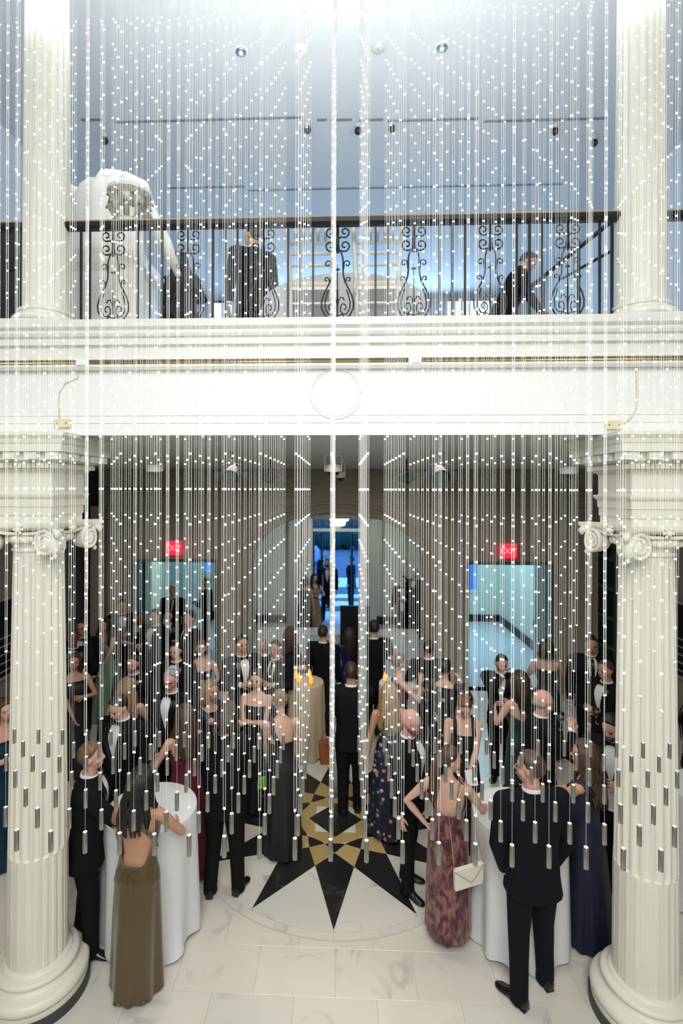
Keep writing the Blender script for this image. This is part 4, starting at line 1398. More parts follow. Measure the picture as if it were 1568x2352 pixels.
def person(px, py, h, face, sex, lab, outfit=None, hair=('short', 'darkbrown'), skin='fair', arms=('down', 'down'), lean=0.03, head=(0, 0), stance=(.045, 0, 0), fine=.014, fz=0.0, side=0.0, bulk=1.0, glasses=False, beard=None, group=None, extras=None, scale_hair=1.0):
    """px,py: where the top of the head is; face: 0 away, 90 right, 180 to the viewer, 270 left"""
    outfit = outfit or {}
    T = TM if sex == 'm' else TF
    hipz = .52

    def up(p):
        x, y, z = p[0], p[1], p[2] - hipz
        if z > 0:
            w_ = min(1, z / .06)
            cl, sl_ = math.cos(lean * w_), math.sin(lean * w_)
            y, z = y * cl + z * sl_, z * cl - y * sl_
            cs, ss = math.cos(side * w_), math.sin(side * w_)
            x, z = x * cs + z * ss, z * cs - x * ss
        return Vector((x, y, z + hipz))
    hy, hp = math.radians(head[0]), math.radians(head[1])
    HR = Matrix.Rotation(-hy, 3, 'Z') @ Matrix.Rotation(-hp, 3, 'X')

    def hd(p):
        q = Vector(p) - Vector((0, -.004, .868))
        q = HR @ q
        return up(q + Vector((0, -.004, .868)))

    def surf(z, a, off=0.0):
        z_ = max(T[0][0], min(T[-1][0], z))
        for i in range(len(T) - 1):
            if T[i][0] <= z_ <= T[i + 1][0]:
                t = (z_ - T[i][0]) / (T[i + 1][0] - T[i][0])
                t = t * t * (3 - 2 * t) * .5 + t * .5
                rx, ry, oy = (lerp(T[i][k], T[i + 1][k], t) for k in (1, 2, 3))
                break
        k = bulk if z < .80 else 1
        sx, cx_ = math.sin(a), math.cos(a)
        pw = .86
        return ((rx * k + off) * math.copysign(abs(sx) ** pw, sx), oy + (ry * k + off) * math.copysign(abs(cx_) ** pw, cx_), z)
    top = hd((0, -.004, 1.0))
    fa = math.radians(face)
    Rz = Matrix.Rotation(-fa, 3, 'Z')
    base = WZ(px, py, fz + top.z * h)
    off = Rz @ Vector((top.x * h, top.y * h, 0))
    root = tag(empty('person', (base.x - off.x, base.y - off.y, fz), -fa), lab, 'person', group)
    near = fine < .0125
    skm = SKIN[skin]
    # ---- skeleton
    shx = (.114 if sex == 'm' else .094) * (1 + (bulk - 1) * .5)
    A = {}
    for s, spec in ((-1, arms[0]), (1, arms[1])):
        tgt, hint = ARMS[spec] if isinstance(spec, str) else spec
        sh = up((s * shx, -.004, .800))
        tg = Vector((s * tgt[0], tgt[1], tgt[2]))
        if tgt[2] > .52:
            tg = up(tg)
        l1, l2 = .170, .148
        d = tg - sh
        L = min(d.length, (l1 + l2) * .995)
        dn_ = d.normalized()
        tg = sh + dn_ * L
        a_ = (l1 * l1 - l2 * l2 + L * L) / (2 * L)
        hh_ = math.sqrt(max(0, l1 * l1 - a_ * a_))
        hv = Vector((s * hint[0], hint[1], hint[2]))
        hv = (hv - dn_ * hv.dot(dn_))
        hv.normalize()
        el = sh + dn_ * a_ + hv * hh_
        A[s] = (sh, el, tg)
    st_w, st_f, st_yaw = stance
    LG = {}
    for s in (-1, 1):
        hip = Vector((s * .050, 0, .50))
        ft = Vector((s * st_w, s * st_f, .042))
        kn = hip.lerp(ft, .5) + Vector((0, .012, 0))
        LG[s] = (hip, kn, ft)
    # ---- body: one continuous skin
    b = MB()
    rings = [[up(surf(z, 2 * PI * k / 20, -.004)) for k in range(20)] for z in (.45, .50, .54, .58, .62, .66, .70, .74, .77, .80, .818, .832, .85, .885)]
    b.loft(rings)
    ra_ = (.031, .024, .0155) if sex == 'm' else (.026, .0195, .0125)
    for s in (-1, 1):
        sh, el, wr = A[s]
        b.ell(sh - Vector((s * .004, 0, .006)), (ra_[0] * .98,) * 3, 12, 8)
        b.tube([sh, sh.lerp(el, .35), sh.lerp(el, .75), el, el.lerp(wr, .3), el.lerp(wr, .7), wr], [ra_[0], ra_[0] * 1.0, ra_[1] * 1.02, ra_[1] * .98, ra_[1] * 1.02, ra_[2] * 1.15, ra_[2]], 12)
        hip, kn, ft = LG[s]
        b.tube([hip, hip.lerp(kn, .4), kn, kn.lerp(ft, .3), ft], [.052, .046, .031, .031, .019], 10)
        b.tube([ft + Vector((0, -.012, -.012)), ft + Vector((s * .005, .03, -.025)), ft + Vector((s * .01, .075, -.032))], [.013, .012, .007] if sex == 'm' else [.014, .015, .009], 8)
    hs = 1.0
    b2 = MB()
    b2.ell((0, -.008, .940), (.0435, .055, .056), 20, 14)
    b2.ell((0, .010, .912), (.036, .041, .038), 16, 10)
    b2.ell((0, .026, .890), (.023, .022, .019), 12, 8)
    b2.ell((0, .034, .945), (.031, .014, .012), 12, 8)
    b2.ell((0, .030, .912), (.030, .018, .022), 12, 8)
    b2.tube([(0, .044, .940), (0, .053, .926), (0, .058, .916)], [.0055, .0075, .0085], 8)
    b2.ell((0, .048, .898), (.014, .006, .007), 8, 6)
    for s in (-1, 1):
        b2.ell((s * .044, -.004, .924), (.0055, .012, .018), 8, 8)
        b2.ell((s * .024, .030, .914), (.013, .013, .012), 8, 6)
    b.merge(b2, hd)
    b.tube([up((0, -.006, .82)), up((0, -.004, .85)), hd((0, -.004, .872)), hd((0, -.002, .91))], [.036 if sex == 'm' else .030] * 1 + [.031 if sex == 'm' else .0255] * 3, 12)
    ex = MB()
    for s in (-1, 1):
        sh, el, wr = A[s]
        d = (wr - el).normalized()
        inward = Vector((-s, .25, .0))
        n_ = (inward - d * inward.dot(d)).normalized()
        wd = d.cross(n_).normalized() * 1.0
        if wd.y < 0:
            wd = -wd
        c = wr + d * .026
        k = 1.0 if sex == 'm' else .88
        tmp = MB().loft([[wr + d * t + wd * (math.cos(q) * wx) * k + n_ * (math.sin(q) * .0085) * k for q in [2 * PI * j / 10 for j in range(10)]] for t, wx in ((-.006, .013), (.012, .019), (.035, .0235), (.052, .0225), (.056, .018))])
        b.merge(tmp)
        for f_ in range(4):
            o_ = (-1.5 + f_) * .0118 * k
            ln = (.040, .046, .044, .035)[f_] * k
            b0 = wr + d * .046 + wd * o_
            spread = wd * (o_ * .25)
            cv = .45
            p1 = b0 + (d * math.cos(cv * .4) + n_ * math.sin(cv * .4)) * ln * .5 + spread * .4
            p2 = p1 + (d * math.cos(cv * 1.2) + n_ * math.sin(cv * 1.2)) * ln * .32 + spread * .3
            p3 = p2 + (d * math.cos(cv * 2.0) + n_ * math.sin(cv * 2.0)) * ln * .24
            ex.tube([b0, p1, p2, p3], [.0056 * k, .0052 * k, .0048 * k, .0034 * k], 6)
        t0 = wr + d * .012 + wd * .015 * k
        ex.tube([t0, t0 + d * .016 + wd * .014 * k + n_ * .006, t0 + d * .034 + wd * .019 * k + n_ * .012], [.0075 * k, .0062 * k, .004 * k], 6)
    sc = lambda B: B.xf(lambda p: p * h)
    soft(sc(b), 'body', skm, root, fine, sc(ex))
    # ---- face
    vis = 75 < face + head[0] < 285 or head[0] != 0
    if vis:
        for s in (-1, 1):
            e = MB().ell((s * .0175, .0475, .9315), (.0062, .0035, .0032), 8, 6).xf(hd)
            sc(e).obj('eye', M_EYE, root, True)
            e = MB().tube([(s * .008, .0515, .9415), (s * .018, .0515, .944), (s * .028, .045, .941)], [.0016, .0022, .0012], 5).xf(hd)
            sc(e).obj('eyebrow', HAIRC[hair[1]] if hair[0] != 'bald' else HAIRC['brown'], root, True)
        e = MB().tube([(-.0135, .0475, .8985), (-.006, .0535, .9005), (0, .0545, .8995), (.006, .0535, .9005), (.0135, .0475, .8985)], [.0012, .0026, .0028, .0026, .0012], 6).xf(hd)
        sc(e).obj('mouth', M_LIP if sex == 'f' else M_LIPM, root, True)
    if glasses:
        g = MB()
        for s in (-1, 1):
            g.tube([(s * (.019 + .0125 * math.cos(q)), .0565 - .006 * abs(math.cos(q)) * (1 if math.cos(q) > 0 else 0), .932 + .0095 * math.sin(q)) for q in [2 * PI * k / 14 for k in range(15)]], .0014, 5)
            g.tube([(s * .032, .05, .934), (s * .045, .02, .935), (s * .046, -.01, .932)], .0012, 5)
        g.tube([(-.007, .058, .934), (.007, .058, .934)], .0012, 5)
        sc(g.xf(hd)).obj('glasses', M_BLK, root, True)
    if beard:
        g = MB().ell((0, .017, .893), (.0375, .0405, .027), 18, 12, fn=lambda d: 1 if d.z < .35 or abs(d.x) > .75 else .80)
        g.ell((0, .046, .9055), (.016, .008, .0035), 10, 6)
        sc(g.xf(hd)).obj('beard', HAIRC[beard], root, True)
    # ---- hair
    kind, hc = hair[0], hair[1]
    rr_ = random.Random(int(px * 7 + py))
    hm = HAIRC.get(hc, HAIRC['brown'])
    if kind != 'bald':
        thick = {'short': 1.06, 'long': 1.13, 'updo': 1.09, 'pony': 1.07, 'bob': 1.15, 'curly': 1.2}[kind]
        ph = rr_.uniform(0, 6)

        def hf(d):
            front = d.y * .95 - d.z * .62
            lim = .13 if sex == 'm' else .24
            k = thick * (1 + .018 * math.sin(14 * math.atan2(d.y, d.x) + ph + 5 * d.z) + (.05 * math.sin(17 * d.x + ph) * math.sin(15 * d.z) if kind == 'curly' else 0))
            if kind == 'short' and d.z > .3:
                k += .05 * max(0, d.y + .3)
            if front > lim:
                k = min(k, lerp(k, .82, min(1, (front - lim) / .18)))
            if d.z < -.55:
                k = lerp(k, .80, min(1, (-.55 - d.z) / .25))
            if sex == 'm' and d.z < -.05 and d.y > -.15:
                k = .8
            return k
        b = MB().ell((0, -.008, .941), (.0435, .0555, .0565), 40, 26, fn=hf).xf(hd)
        if kind in ('long', 'bob', 'curly'):
            L = hair[2] if len(hair) > 2 else .70
            nst = 26
            if kind != 'long':
                L = .845
            for i in range(nst):
                a = (-1 + 2 * i / (nst - 1)) * math.radians(118)
                sa, ca = math.sin(a), -math.cos(a)
                lay = rr_.uniform(0, 1)
                wv = rr_.uniform(-1, 1) * .006
                pts = [(.030 * sa, -.008 + .036 * ca, .985), (.047 * sa, -.008 + .058 * ca, .945), (.052 * sa, -.010 + .060 * ca, .905)]
                zz = .905
                nseg = max(2, int((.905 - L) / .035))
                for q in range(1, nseg + 1):
                    t = q / nseg
                    z = .905 - (.905 - L - rr_.uniform(-.012, .012)) * t
                    rad = lerp(.054, .066 * scale_hair, min(1, t * 1.6)) if kind == 'long' else .056
                    back = lerp(.060, .072 if z < .82 else .062, min(1, t * 2))
                    fw = max(0.0, ca)
                    w_ = wv + .006 * math.sin(q * 1.5 + i) * (1.6 if kind == 'curly' else 1)
                    pts.append((rad * sa + w_, -.010 + back * ca + (.030 if (fw > .1 and z < .83) else 0) + w_, z))
                r0 = .0115
                rad_ = [r0 * .8, r0, r0 * 1.1] + [r0 * (1.15 - .75 * (q / nseg) ** 2) for q in range(1, nseg + 1)]
                t_ = MB().tube(pts, rad_, 6)
                b.merge(t_, hd)
        if kind == 'updo':
            t_ = MB().ell((0, -.062, .955), (.028, .024, .026), 14, 10, fn=lambda d: 1 + .10 * math.sin(9 * d.x + 7 * d.z))
            for i in range(5):
                q0 = rr_.uniform(0, 6)
                t_.tube([(.022 * math.cos(q0 + k * .6), -.066 + .018 * math.sin(k * .9), .955 + .022 * math.sin(q0 + k * .6)) for k in range(6)], .0075, 6)
            b.merge(t_, hd)
        if kind == 'pony':
            t_ = MB()
            for i in range(9):
                ox = (i % 3 - 1) * .010
                oy = (i // 3 - 1) * .008
                t_.tube([(ox * .4, -.058 + oy * .4, .945), (ox, -.078 + oy, .93), (ox * 1.4, -.080 + oy, .87), (ox * 1.6 + .004 * math.sin(i), -.076 + oy, .80), (ox * 1.2, -.074 + oy, .73), (ox * .4, -.072, .695 + .006 * (i % 3))], [.008, .011, .013, .013, .010, .003], 6)
            t_.tube([(-.03, -.04, .955), (0, -.064, .95), (.03, -.04, .955)], .008, 6)
            b.merge(t_, hd)
        sc(b).obj('hair', hm, root, True)
    elif hc != 'none':
        b = MB()
        for s in (-1, 1):
            b.ell((s * .036, -.018, .915), (.008, .026, .018), 8, 6)
        b.ell((0, -.052, .912), (.030, .010, .016), 8, 6)
        sc(b.xf(hd)).obj('hair', hm, root, True)
    # ---- clothes
    kindo = outfit.get('kind', 'tux')
    vx = fine * .95

    def patch(a0, a1, z0, z1, off_, name, m, nz=8, na=5, a0t=None, a1t=None, parent=root):
        v = []
        for i in range(nz + 1):
            t = i / nz
            z = lerp(z0, z1, t)
            l0 = lerp(a0, a0t if a0t is not None else a0, t)
            l1_ = lerp(a1, a1t if a1t is not None else a1, t)
            for j in range(na + 1):
                v.append(up(surf(z, lerp(l0, l1_, j / na), off_)) * h)
        f = [(i * (na + 1) + j, i * (na + 1) + j + 1, (i + 1) * (na + 1) + j + 1, (i + 1) * (na + 1) + j) for i in range(nz) for j in range(na)]
        inner = [Vector(p) * 1.0 for p in v]
        n = len(v)
        # give the cloth a thickness
        cen = Vector((0, 0, 0))
        v2 = []
        for p in v:
            c_ = up((0, 0, p.z / h)) * h
            c_.z = p.z
            dd = (p - c_)
            v2.append(p - dd.normalized() * .006)
        f2 = [tuple(reversed([q + n for q in g])) for g in f]
        edge = [j for j in range(na + 1)] + [i * (na + 1) + na for i in range(1, nz + 1)] + [nz * (na + 1) + j for j in range(na - 1, -1, -1)] + [i * (na + 1) for i in range(nz - 1, 0, -1)]
        f3 = [(edge[k], edge[(k + 1) % len(edge)], edge[(k + 1) % len(edge)] + n, edge[k] + n) for k in range(len(edge))]
        return MB().add(v + v2, f + f2 + f3).obj(name, m, parent, True)
    if kindo in ('tux', 'suit', 'vest'):
        jm = outfit.get('jacket', M_SUIT)
        tm_ = outfit.get('trousers', jm)
        jo = .0125
        b = MB()
        hem = outfit.get('hem', .435)
        zz = [hem, hem + .015, .48, .52, .56, .60, .64, .68, .72, .76, .785, .80, .815, .826, .836, .843]
        rings = []
        for z in zz:
            o_ = jo + max(0, (.52 - z)) * .16
            if z > .83:
                o_ = .009
            rings.append([up(surf(max(z, .495) if z < .495 else z, 2 * PI * k / 24, o_)[:2] + (z,)) for k in range(24)])
        b.loft(rings)
        for s in (-1, 1):
            sh, el, wr = A[s]
            b.ell(sh + Vector((s * .002, 0, .001)), (.046, .043, .042), 14, 10)
            b.tube([up((s * .045, -.006, .822)), up((s * .085, -.006, .816)), sh + Vector((s * .01, 0, .006))], [.030, .034, .036], 12)
            w2 = wr - (wr - el).normalized() * .008
            b.tube([sh, sh.lerp(el, .3), sh.lerp(el, .7), el, el.lerp(w2, .4), w2], [.044, .042, .0375, .035, .030, .0245], 12)
        jk = soft(sc(b), 'jacket' if kindo != 'vest' else 'shirt', jm if kindo != 'vest' else M_SHIRT, root, vx)
        # trousers
        b = MB()
        b.loft([[up(surf(max(z, .46), 2 * PI * k / 20, .007)[:2] + (z,)) for k in range(20)] for z in (.445, .48, .52, .555)])
        for s in (-1, 1):
            hip, kn, ft = LG[s]
            b.tube([hip + Vector((0, 0, .02)), hip.lerp(kn, .35), kn, kn.lerp(ft, .5), ft + Vector((0, .0, .01)), ft + Vector((0, .004, -.026))], [.058, .055, .043, .038, .036, .037], 14)
        soft(sc(b), 'trousers', tm_, root, vx)
        # shirt front, lapels, collar, tie
        top_a = .30
        patch(-.015, .015, .64, .838, jo + .0045, 'shirt_front', M_SHIRT, a0t=-top_a, a1t=top_a, parent=root)
        for s in (-1, 1):
            patch(s * .03, s * .10, .62, .836, jo + .009, 'lapel', M_SATIN if kindo == 'tux' else jm, a0t=s * .27, a1t=s * .66, parent=jk)
            sh, el, wr = A[s]
            d = (wr - el).normalized()
            cu = MB().tube([wr - d * .012, wr + d * .003], [.0215, .0205], 12).xf(lambda p: p * h)
            cu.obj('cuff', M_SHIRT, root, True)
        if outfit.get('open_shirt'):
            patch(-.10, .10, .50, .63, jo + .0045, 'shirt_front', M_SHIRT, a0t=-.30, a1t=.30)
        # collars follow the neck
        ringsc = []
        for rr2, z in ((.043, .834), (.041, .844), (.0385, .853), (.036, .853), (.036, .838)):
            ringsc.append([up((rr2 * math.sin(q), -.005 + rr2 * 1.02 * math.cos(q), z + .006 * -math.cos(q))) * h for q in [2 * PI * k / 20 for k in range(20)]])
        MB().loft(ringsc, cap=False).obj('collar', M_SHIRT, root, True)
        ringsc = []
        for rr2, z in ((.062, .826), (.052, .842), (.0455, .846), (.044, .835)):
            ringsc.append([up((rr2 * math.sin(q), -.006 + rr2 * .95 * math.cos(q), z - .012 * (1 + math.cos(q)) * .5)) * h for q in [math.radians(75) + math.radians(210) * k / 16 for k in range(17)]])
        cb = MB()
        n = 17
        vv = [p for r_ in ringsc for p in r_]
        cb.add(vv, [(i * n + j, i * n + j + 1, (i + 1) * n + j + 1, (i + 1) * n + j) for i in range(3) for j in range(16)])
        cb.obj('jacket_collar', jm if kindo != 'vest' else M_SHIRT, jk, True)
        tie = outfit.get('tie', 'bow')
        c = Vector(surf(.838, 0, .012))
        if tie == 'bow':
            bt = MB()
            for s in (-1, 1):
                bt.loft([[up((c.x + s * x, c.y + .006 + yy, .840 + zz_)) for yy, zz_ in ((-.004, -r_), (.004, -r_), (.004, r_), (-.004, r_))] for x, r_ in ((.003, .004), (.018, .0095), (.031, .0115), (.033, .010))])
            bt.ell(up((c.x, c.y + .008, .840)), (.006, .006, .007), 8, 6)
            sc(bt).obj('bow_tie', M_SATIN if outfit.get('tiecol') is None else outfit['tiecol'], root)
        elif tie == 'long':
            patch(-.05, .05, .60, .832, jo + .011, 'necktie', outfit.get('tiecol', M_SATIN), a0t=-.07, a1t=.07)
        # shoes
        shm = outfit.get('shoes', M_SHOE)
        for s in (-1, 1):
            ft = LG[s][2]
            ya = math.radians(s * 12 + st_yaw)
            rot = Matrix.Rotation(-ya, 3, 'Z')
            rr3 = []
            for y_, w_, hgt in ((-.038, .013, .030), (-.032, .022, .050), (-.005, .024, .060), (.02, .024, .052), (.05, .026, .032), (.075, .027, .020), (.095, .022, .016), (.108, .010, .011)):
                ring = []
                for k in range(12):
                    q = 2 * PI * k / 12
                    zz_ = .002 + hgt * .5 + hgt * .5 * math.sin(q)
                    ring.append(rot @ Vector((w_ * math.cos(q) * (1.0 if math.sin(q) < .2 else .82), y_, zz_)) + Vector((ft.x, ft.y, 0)))
                rr3.append(ring)
            so = sc(MB().loft(rr3)).obj('shoe', shm, root, True)
            hl = MB().loft([[rot @ Vector((w_ * sx, y_, z)) + Vector((ft.x, ft.y, 0)) for sx, y_ in ((-1, -.036), (1, -.036), (1, -.012), (-1, -.012))] for z, w_ in ((0.0, .018), (.008, .018))])
            sc(hl).obj('heel', outfit.get('sole', shm), so)
    else:
        dm = outfit['mat']
        zt = outfit.get('ztop', lambda a: .765)
        hemz = outfit.get('hemz', .008)
        fx, fy = outfit.get('flare', (.13, .12))
        amp = outfit.get('amp', .010)
        nfold = outfit.get('folds', 9)
        off_ = outfit.get('off', .006)
        trail = outfit.get('trail', 0.0)
        na, nz = 64, 34
        ph = rr_.uniform(0, 6)
        rings = []
        for i in range(nz + 1):
            t = (i / nz)
            ring = []
            for j in range(na):
                a = 2 * PI * j / na
                za = zt(a)
                z = lerp(za, hemz, t ** 1.0)
                if z > .495:
                    x, y, _ = surf(z, a, off_ + .0015 * math.sin(23 * z * 6 + a * 3) * (outfit.get('wrinkle', .5)))
                    p = up((x, y, z))
                else:
                    u = (.495 - z) / .495
                    rx, ry = lerp(.098 + off_, fx, u ** .8), lerp(.068 + off_, fy, u ** .8)
                    fld = 1 + amp / rx * u ** .7 * (math.sin(nfold * a + ph + .6 * math.sin(3 * a)) + .35 * math.sin((nfold * 2 + 1) * a + ph))
                    p = Vector((rx * fld * math.sin(a), -.004 * (1 - u) + ry * fld * math.cos(a) - trail * u * u, z + (.010 * (1 + math.sin(nfold * a + ph)) if i == nz else 0)))
                ring.append(p)
            rings.append(ring)
        b = MB().loft(rings, cap=False)
        # inner lining so the cloth has thickness
        inner = [[Vector((p.x * .975, p.y * .97, p.z)) for p in r_] for r_ in rings]
        b.loft(list(reversed(inner)), cap=False)
        n = na
        N1 = (nz + 1) * na
        b.f += [(j, (j + 1) % n, N1 + nz * n + (j + 1) % n, N1 + nz * n + j) for j in range(n)]
        dr = sc(b).obj('dress', dm, root, True)
        for st_ in outfit.get('straps', ()):
            w_ = st_[0]
            pts = [up(surf(z, a, o_)) for a, z, o_ in st_[1]]
            nr = []
            for i, p in enumerate(pts):
                nr.append(w_)
            sc(MB().tube(pts, nr, 8, flat=st_[2] if len(st_) > 2 else None, up=(0, 1, 0) if len(st_) > 3 else None)).obj('strap', dm, dr, True)
        if outfit.get('sleeves'):
            for s in (-1, 1):
                sh, el, wr = A[s]
                L_ = outfit['sleeves']
                b = MB().ell(sh, (.036, .032, .034), 12, 8)
                pts = [sh, sh.lerp(el, .5)] + ([el, el.lerp(wr, .5), wr - (wr - el) * .05] if L_ > 1 else [])
                b.tube(pts, [.034, .031] + ([.028, .023, .019] if L_ > 1 else []), 12)
                soft(sc(b), 'sleeve', dm, dr, vx)
        shm = outfit.get('shoes', M_SHOE)
        for s in (-1, 1):
            ft = LG[s][2]
            so = MB().loft([[Vector((ft.x + w_ * math.cos(q), ft.y + y_, z_ + .010 * math.sin(q))) for q in [2 * PI * k / 8 for k in range(8)]] for y_, w_, z_ in ((-.035, .012, .034), (-.01, .016, .030), (.03, .018, .018), (.065, .021, .012), (.09, .012, .011))])
            so.tube([(ft.x, ft.y - .028, .03), (ft.x, ft.y - .030, .002)], [.006, .003], 6)
            sc(so).obj('shoe', shm, root, True)
    if extras:
        extras(root, lambda p: hd(p) * h, lambda p: up(p) * h, surf, A, h)
    return root, A


def at_local(root, p):
    return root.matrix_basis @ Vector(p) if False else (Matrix.Translation(root.location) @ Matrix.Rotation(root.rotation_euler.z, 4, 'Z')) @ Vector(p)


# ---- dress cloths
def satin(n, c):
    return mat(n, c, .32, sheen=.3, bump=.25, scale=5)


M_OLIVE = satin('olive_satin', (.085, .054, .014))
M_BURG = mat('burgundy_crepe', (.10, .006, .022), .7)
M_NAVY = mat('navy_crepe', (.0045, .007, .030), .65)
M_BLKD = mat('black_crepe', (.008, .008, .010), .65)
M_GREEND = mat('dark_green_velvet', (.004, .030, .022), .6, sheen=.2)
M_MINT = mat('sage_chiffon', (.20, .30, .22), .7)
M_ROYAL = mat('royal_blue_satin', (.010, .018, .16), .35)
M_TEALD = mat('teal_blue_sequin', (.010, .035, .075), .35, var=.6, scale=150)
M_VEL = mat('crushed_wine_velvet', (.20, .055, .06), .5, sheen=.2)
nt = M_VEL.node_tree
tc = nt.nodes.new('ShaderNodeTexCoord')
mp = nt.nodes.new('ShaderNodeMapping')
mp.inputs['Scale'].default_value = (1, 1, .45)
mp.inputs['Rotation'].default_value = (0, .5, 0)
nz_ = nt.nodes.new('ShaderNodeTexNoise')
nz_.inputs['Scale'].default_value = 22
nz_.inputs['Detail'].default_value = 8
nz_.inputs['Distortion'].default_value = .8
rp = nt.nodes.new('ShaderNodeValToRGB')
rp.color_ramp.elements[0].position = .42
rp.color_ramp.elements[0].color = (.060, .008, .020, 1)
rp.color_ramp.elements[1].position = .62
rp.color_ramp.elements[1].color = (.26, .12, .10, 1)
nt.links.new(tc.outputs['Object'], mp.inputs[0])
nt.links.new(mp.outputs[0], nz_.inputs[0])
nt.links.new(nz_.outputs[0], rp.inputs[0])
nt.links.new(rp.outputs[0], nt.nodes['Principled BSDF'].inputs['Base Color'])


def dots(name, base, cols, scale, size):
    m = mat(name, base, .65)
    nt = m.node_tree
    tc = nt.nodes.new('ShaderNodeTexCoord')
    vo = nt.nodes.new('ShaderNodeTexVoronoi')
    vo.inputs['Scale'].default_value = scale
    nt.links.new(tc.outputs['Object'], vo.inputs['Vector'])
    r = nt.nodes.new('ShaderNodeValToRGB')
    r.color_ramp.interpolation = 'CONSTANT'
    r.color_ramp.elements[0].color = (1, 1, 1, 1)
    r.color_ramp.elements[1].position = size
    r.color_ramp.elements[1].color = (0, 0, 0, 1)
    nt.links.new(vo.outputs['Distance'], r.inputs[0])
    c = nt.nodes.new('ShaderNodeValToRGB')
    c.color_ramp.interpolation = 'CONSTANT'
    e = c.color_ramp.elements
    e[0].color = (*cols[0], 1)
    e[1].position = 1 / len(cols)
    e[1].color = (*cols[1], 1)
    for k in range(2, len(cols)):
        x = e.new(k / len(cols))
        x.color = (*cols[k], 1)
    sp = nt.nodes.new('ShaderNodeSeparateColor')
    nt.links.new(vo.outputs['Color'], sp.inputs[0])
    nt.links.new(sp.outputs[0], c.inputs[0])
    mx = nt.nodes.new('ShaderNodeMix')
    mx.data_type = 'RGBA'
    mx.inputs[6].default_value = (*base, 1)
    nt.links.new(r.outputs[0], mx.inputs[0])
    nt.links.new(c.outputs[0], mx.inputs[7])
    nt.links.new(mx.outputs[2], nt.nodes['Principled BSDF'].inputs['Base Color'])
    return m


M_FLORAL = dots('navy_floral', (.010, .012, .035), [(.50, .36, .26), (.55, .25, .18), (.008, .01, .03), (.05, .12, .06), (.6, .5, .42)], 17, .34)
M_SEQ = dots('white_black_pattern', (.012, .012, .015), [(.4, .4, .38), (.01, .01, .01), (.3, .3, .28)], 12, .3)
front_back = lambda f_, b_: (lambda a: lerp(b_, f_, .5 + .5 * math.cos(a)))
STR = lambda w_, fa_, zf, zb: [(w_, [(s * fa_, zf, .008), (s * fa_ * .95, .79, .010), (s * .95, .822, .012), (s * (PI - .95), .822, .012), (s * (PI - fa_), zb + .06, .009), (s * (PI - fa_), zb, .007)]) for s in (-1, 1)]
TUX = lambda **k: dict(kind='tux', **k)
SUIT = lambda **k: dict({'kind': 'suit', 'tie': 'long'}, **k)
DR = lambda m, **k: dict(kind='dress', mat=m, **k)
P = person

# ---- near left group
P(211, 1703, 1.765, 72, 'm', 'person in black tuxedo behind the left column base, back turned, reaching to the table', TUX(), ('short', 'lightbrown'), 'fair', ('down', 'reach'), lean=.06, fine=.010, stance=(.05, .03, 0))


def olive_x(root, HD, UP, surf, A, h):
    for s in (-1, 1):
        pts = [Vector(UP(surf(z, PI + s * a, .009))) for a, z in ((1.45, .655), (1.1, .70), (.7, .735), (.25, .765), (-.1, .79), (-.45, .815))]
        MB().tube(pts, [.030, .034, .030, .024, .016, .008], 10, flat=.16, up=(0, 1, 0)).obj('back_strap', M_OLIVE, root, True)
    for s in (-1, 1):
        pts = [Vector(UP(surf(z, PI + s * a, .014))) for a, z in ((0, .575), (.10, .56), (.14, .54), (.08, .51))]
        MB().tube(pts, .0035, 6).obj('lace_tie', M_OLIVE, root, True)


def olive_top(a):
    c = math.cos(a)   # -1 at the back
    if c < -.1:
        t = (-.1 - c) / .9
        return lerp(.70, .588, min(1, t * 1.15) ** .7)
    return .765


P(327, 1757, 1.71, 6, 'f', 'person in olive satin open-back gown leaning at the left cocktail table', DR(M_OLIVE, ztop=olive_top, flare=(.112, .115), amp=.012, folds=6, wrinkle=1.5), ('long', 'black', .735), 'tan', (((.10, .20, .63), (1, -.3, -.5)), ((.10, .20, .63), (1, -.3, -.5))), lean=.05, head=(10, 6), fine=.009, extras=olive_x)
P(262, 1603, 1.80, 194, 'm', 'person in tuxedo and black bow tie looking down, directly behind the left table', TUX(), ('short', 'black'), 'fair', ('pocket', 'pocket'), head=(8, 26), fine=.010)
P(424, 1617, 1.69, 322, 'f', 'person in burgundy strapless gown, back turned, right behind the left table', DR(M_BURG, ztop=front_back(.765, .70), flare=(.16, .17), amp=.010), ('long', 'brown', .70), 'fair', ('hold', 'crossed'), fine=.010)
P(390, 1538, 1.80, 192, 'm', 'person with glasses in tuxedo facing the viewer behind the burgundy strapless gown', TUX(), ('short', 'grey'), 'pink', ('pocket', 'down'), head=(-8, 10), glasses=True, fine=.011)


def pearls(root, HD, UP, surf, A, h):
    b = MB()
    for k in range(26):
        q = 2 * PI * k / 26
        z = .835 - .035 * (1 + math.cos(q)) * .5
        x, y, _ = surf(max(.80, z), q, .006)
        b.ell(UP((.045 * math.sin(q) * (1.2), -.004 + .05 * math.cos(q) * 1.1, z)), (.0055,) * 3, 6, 5)
    b.obj('pearl_necklace', M_PEARL, root, True)


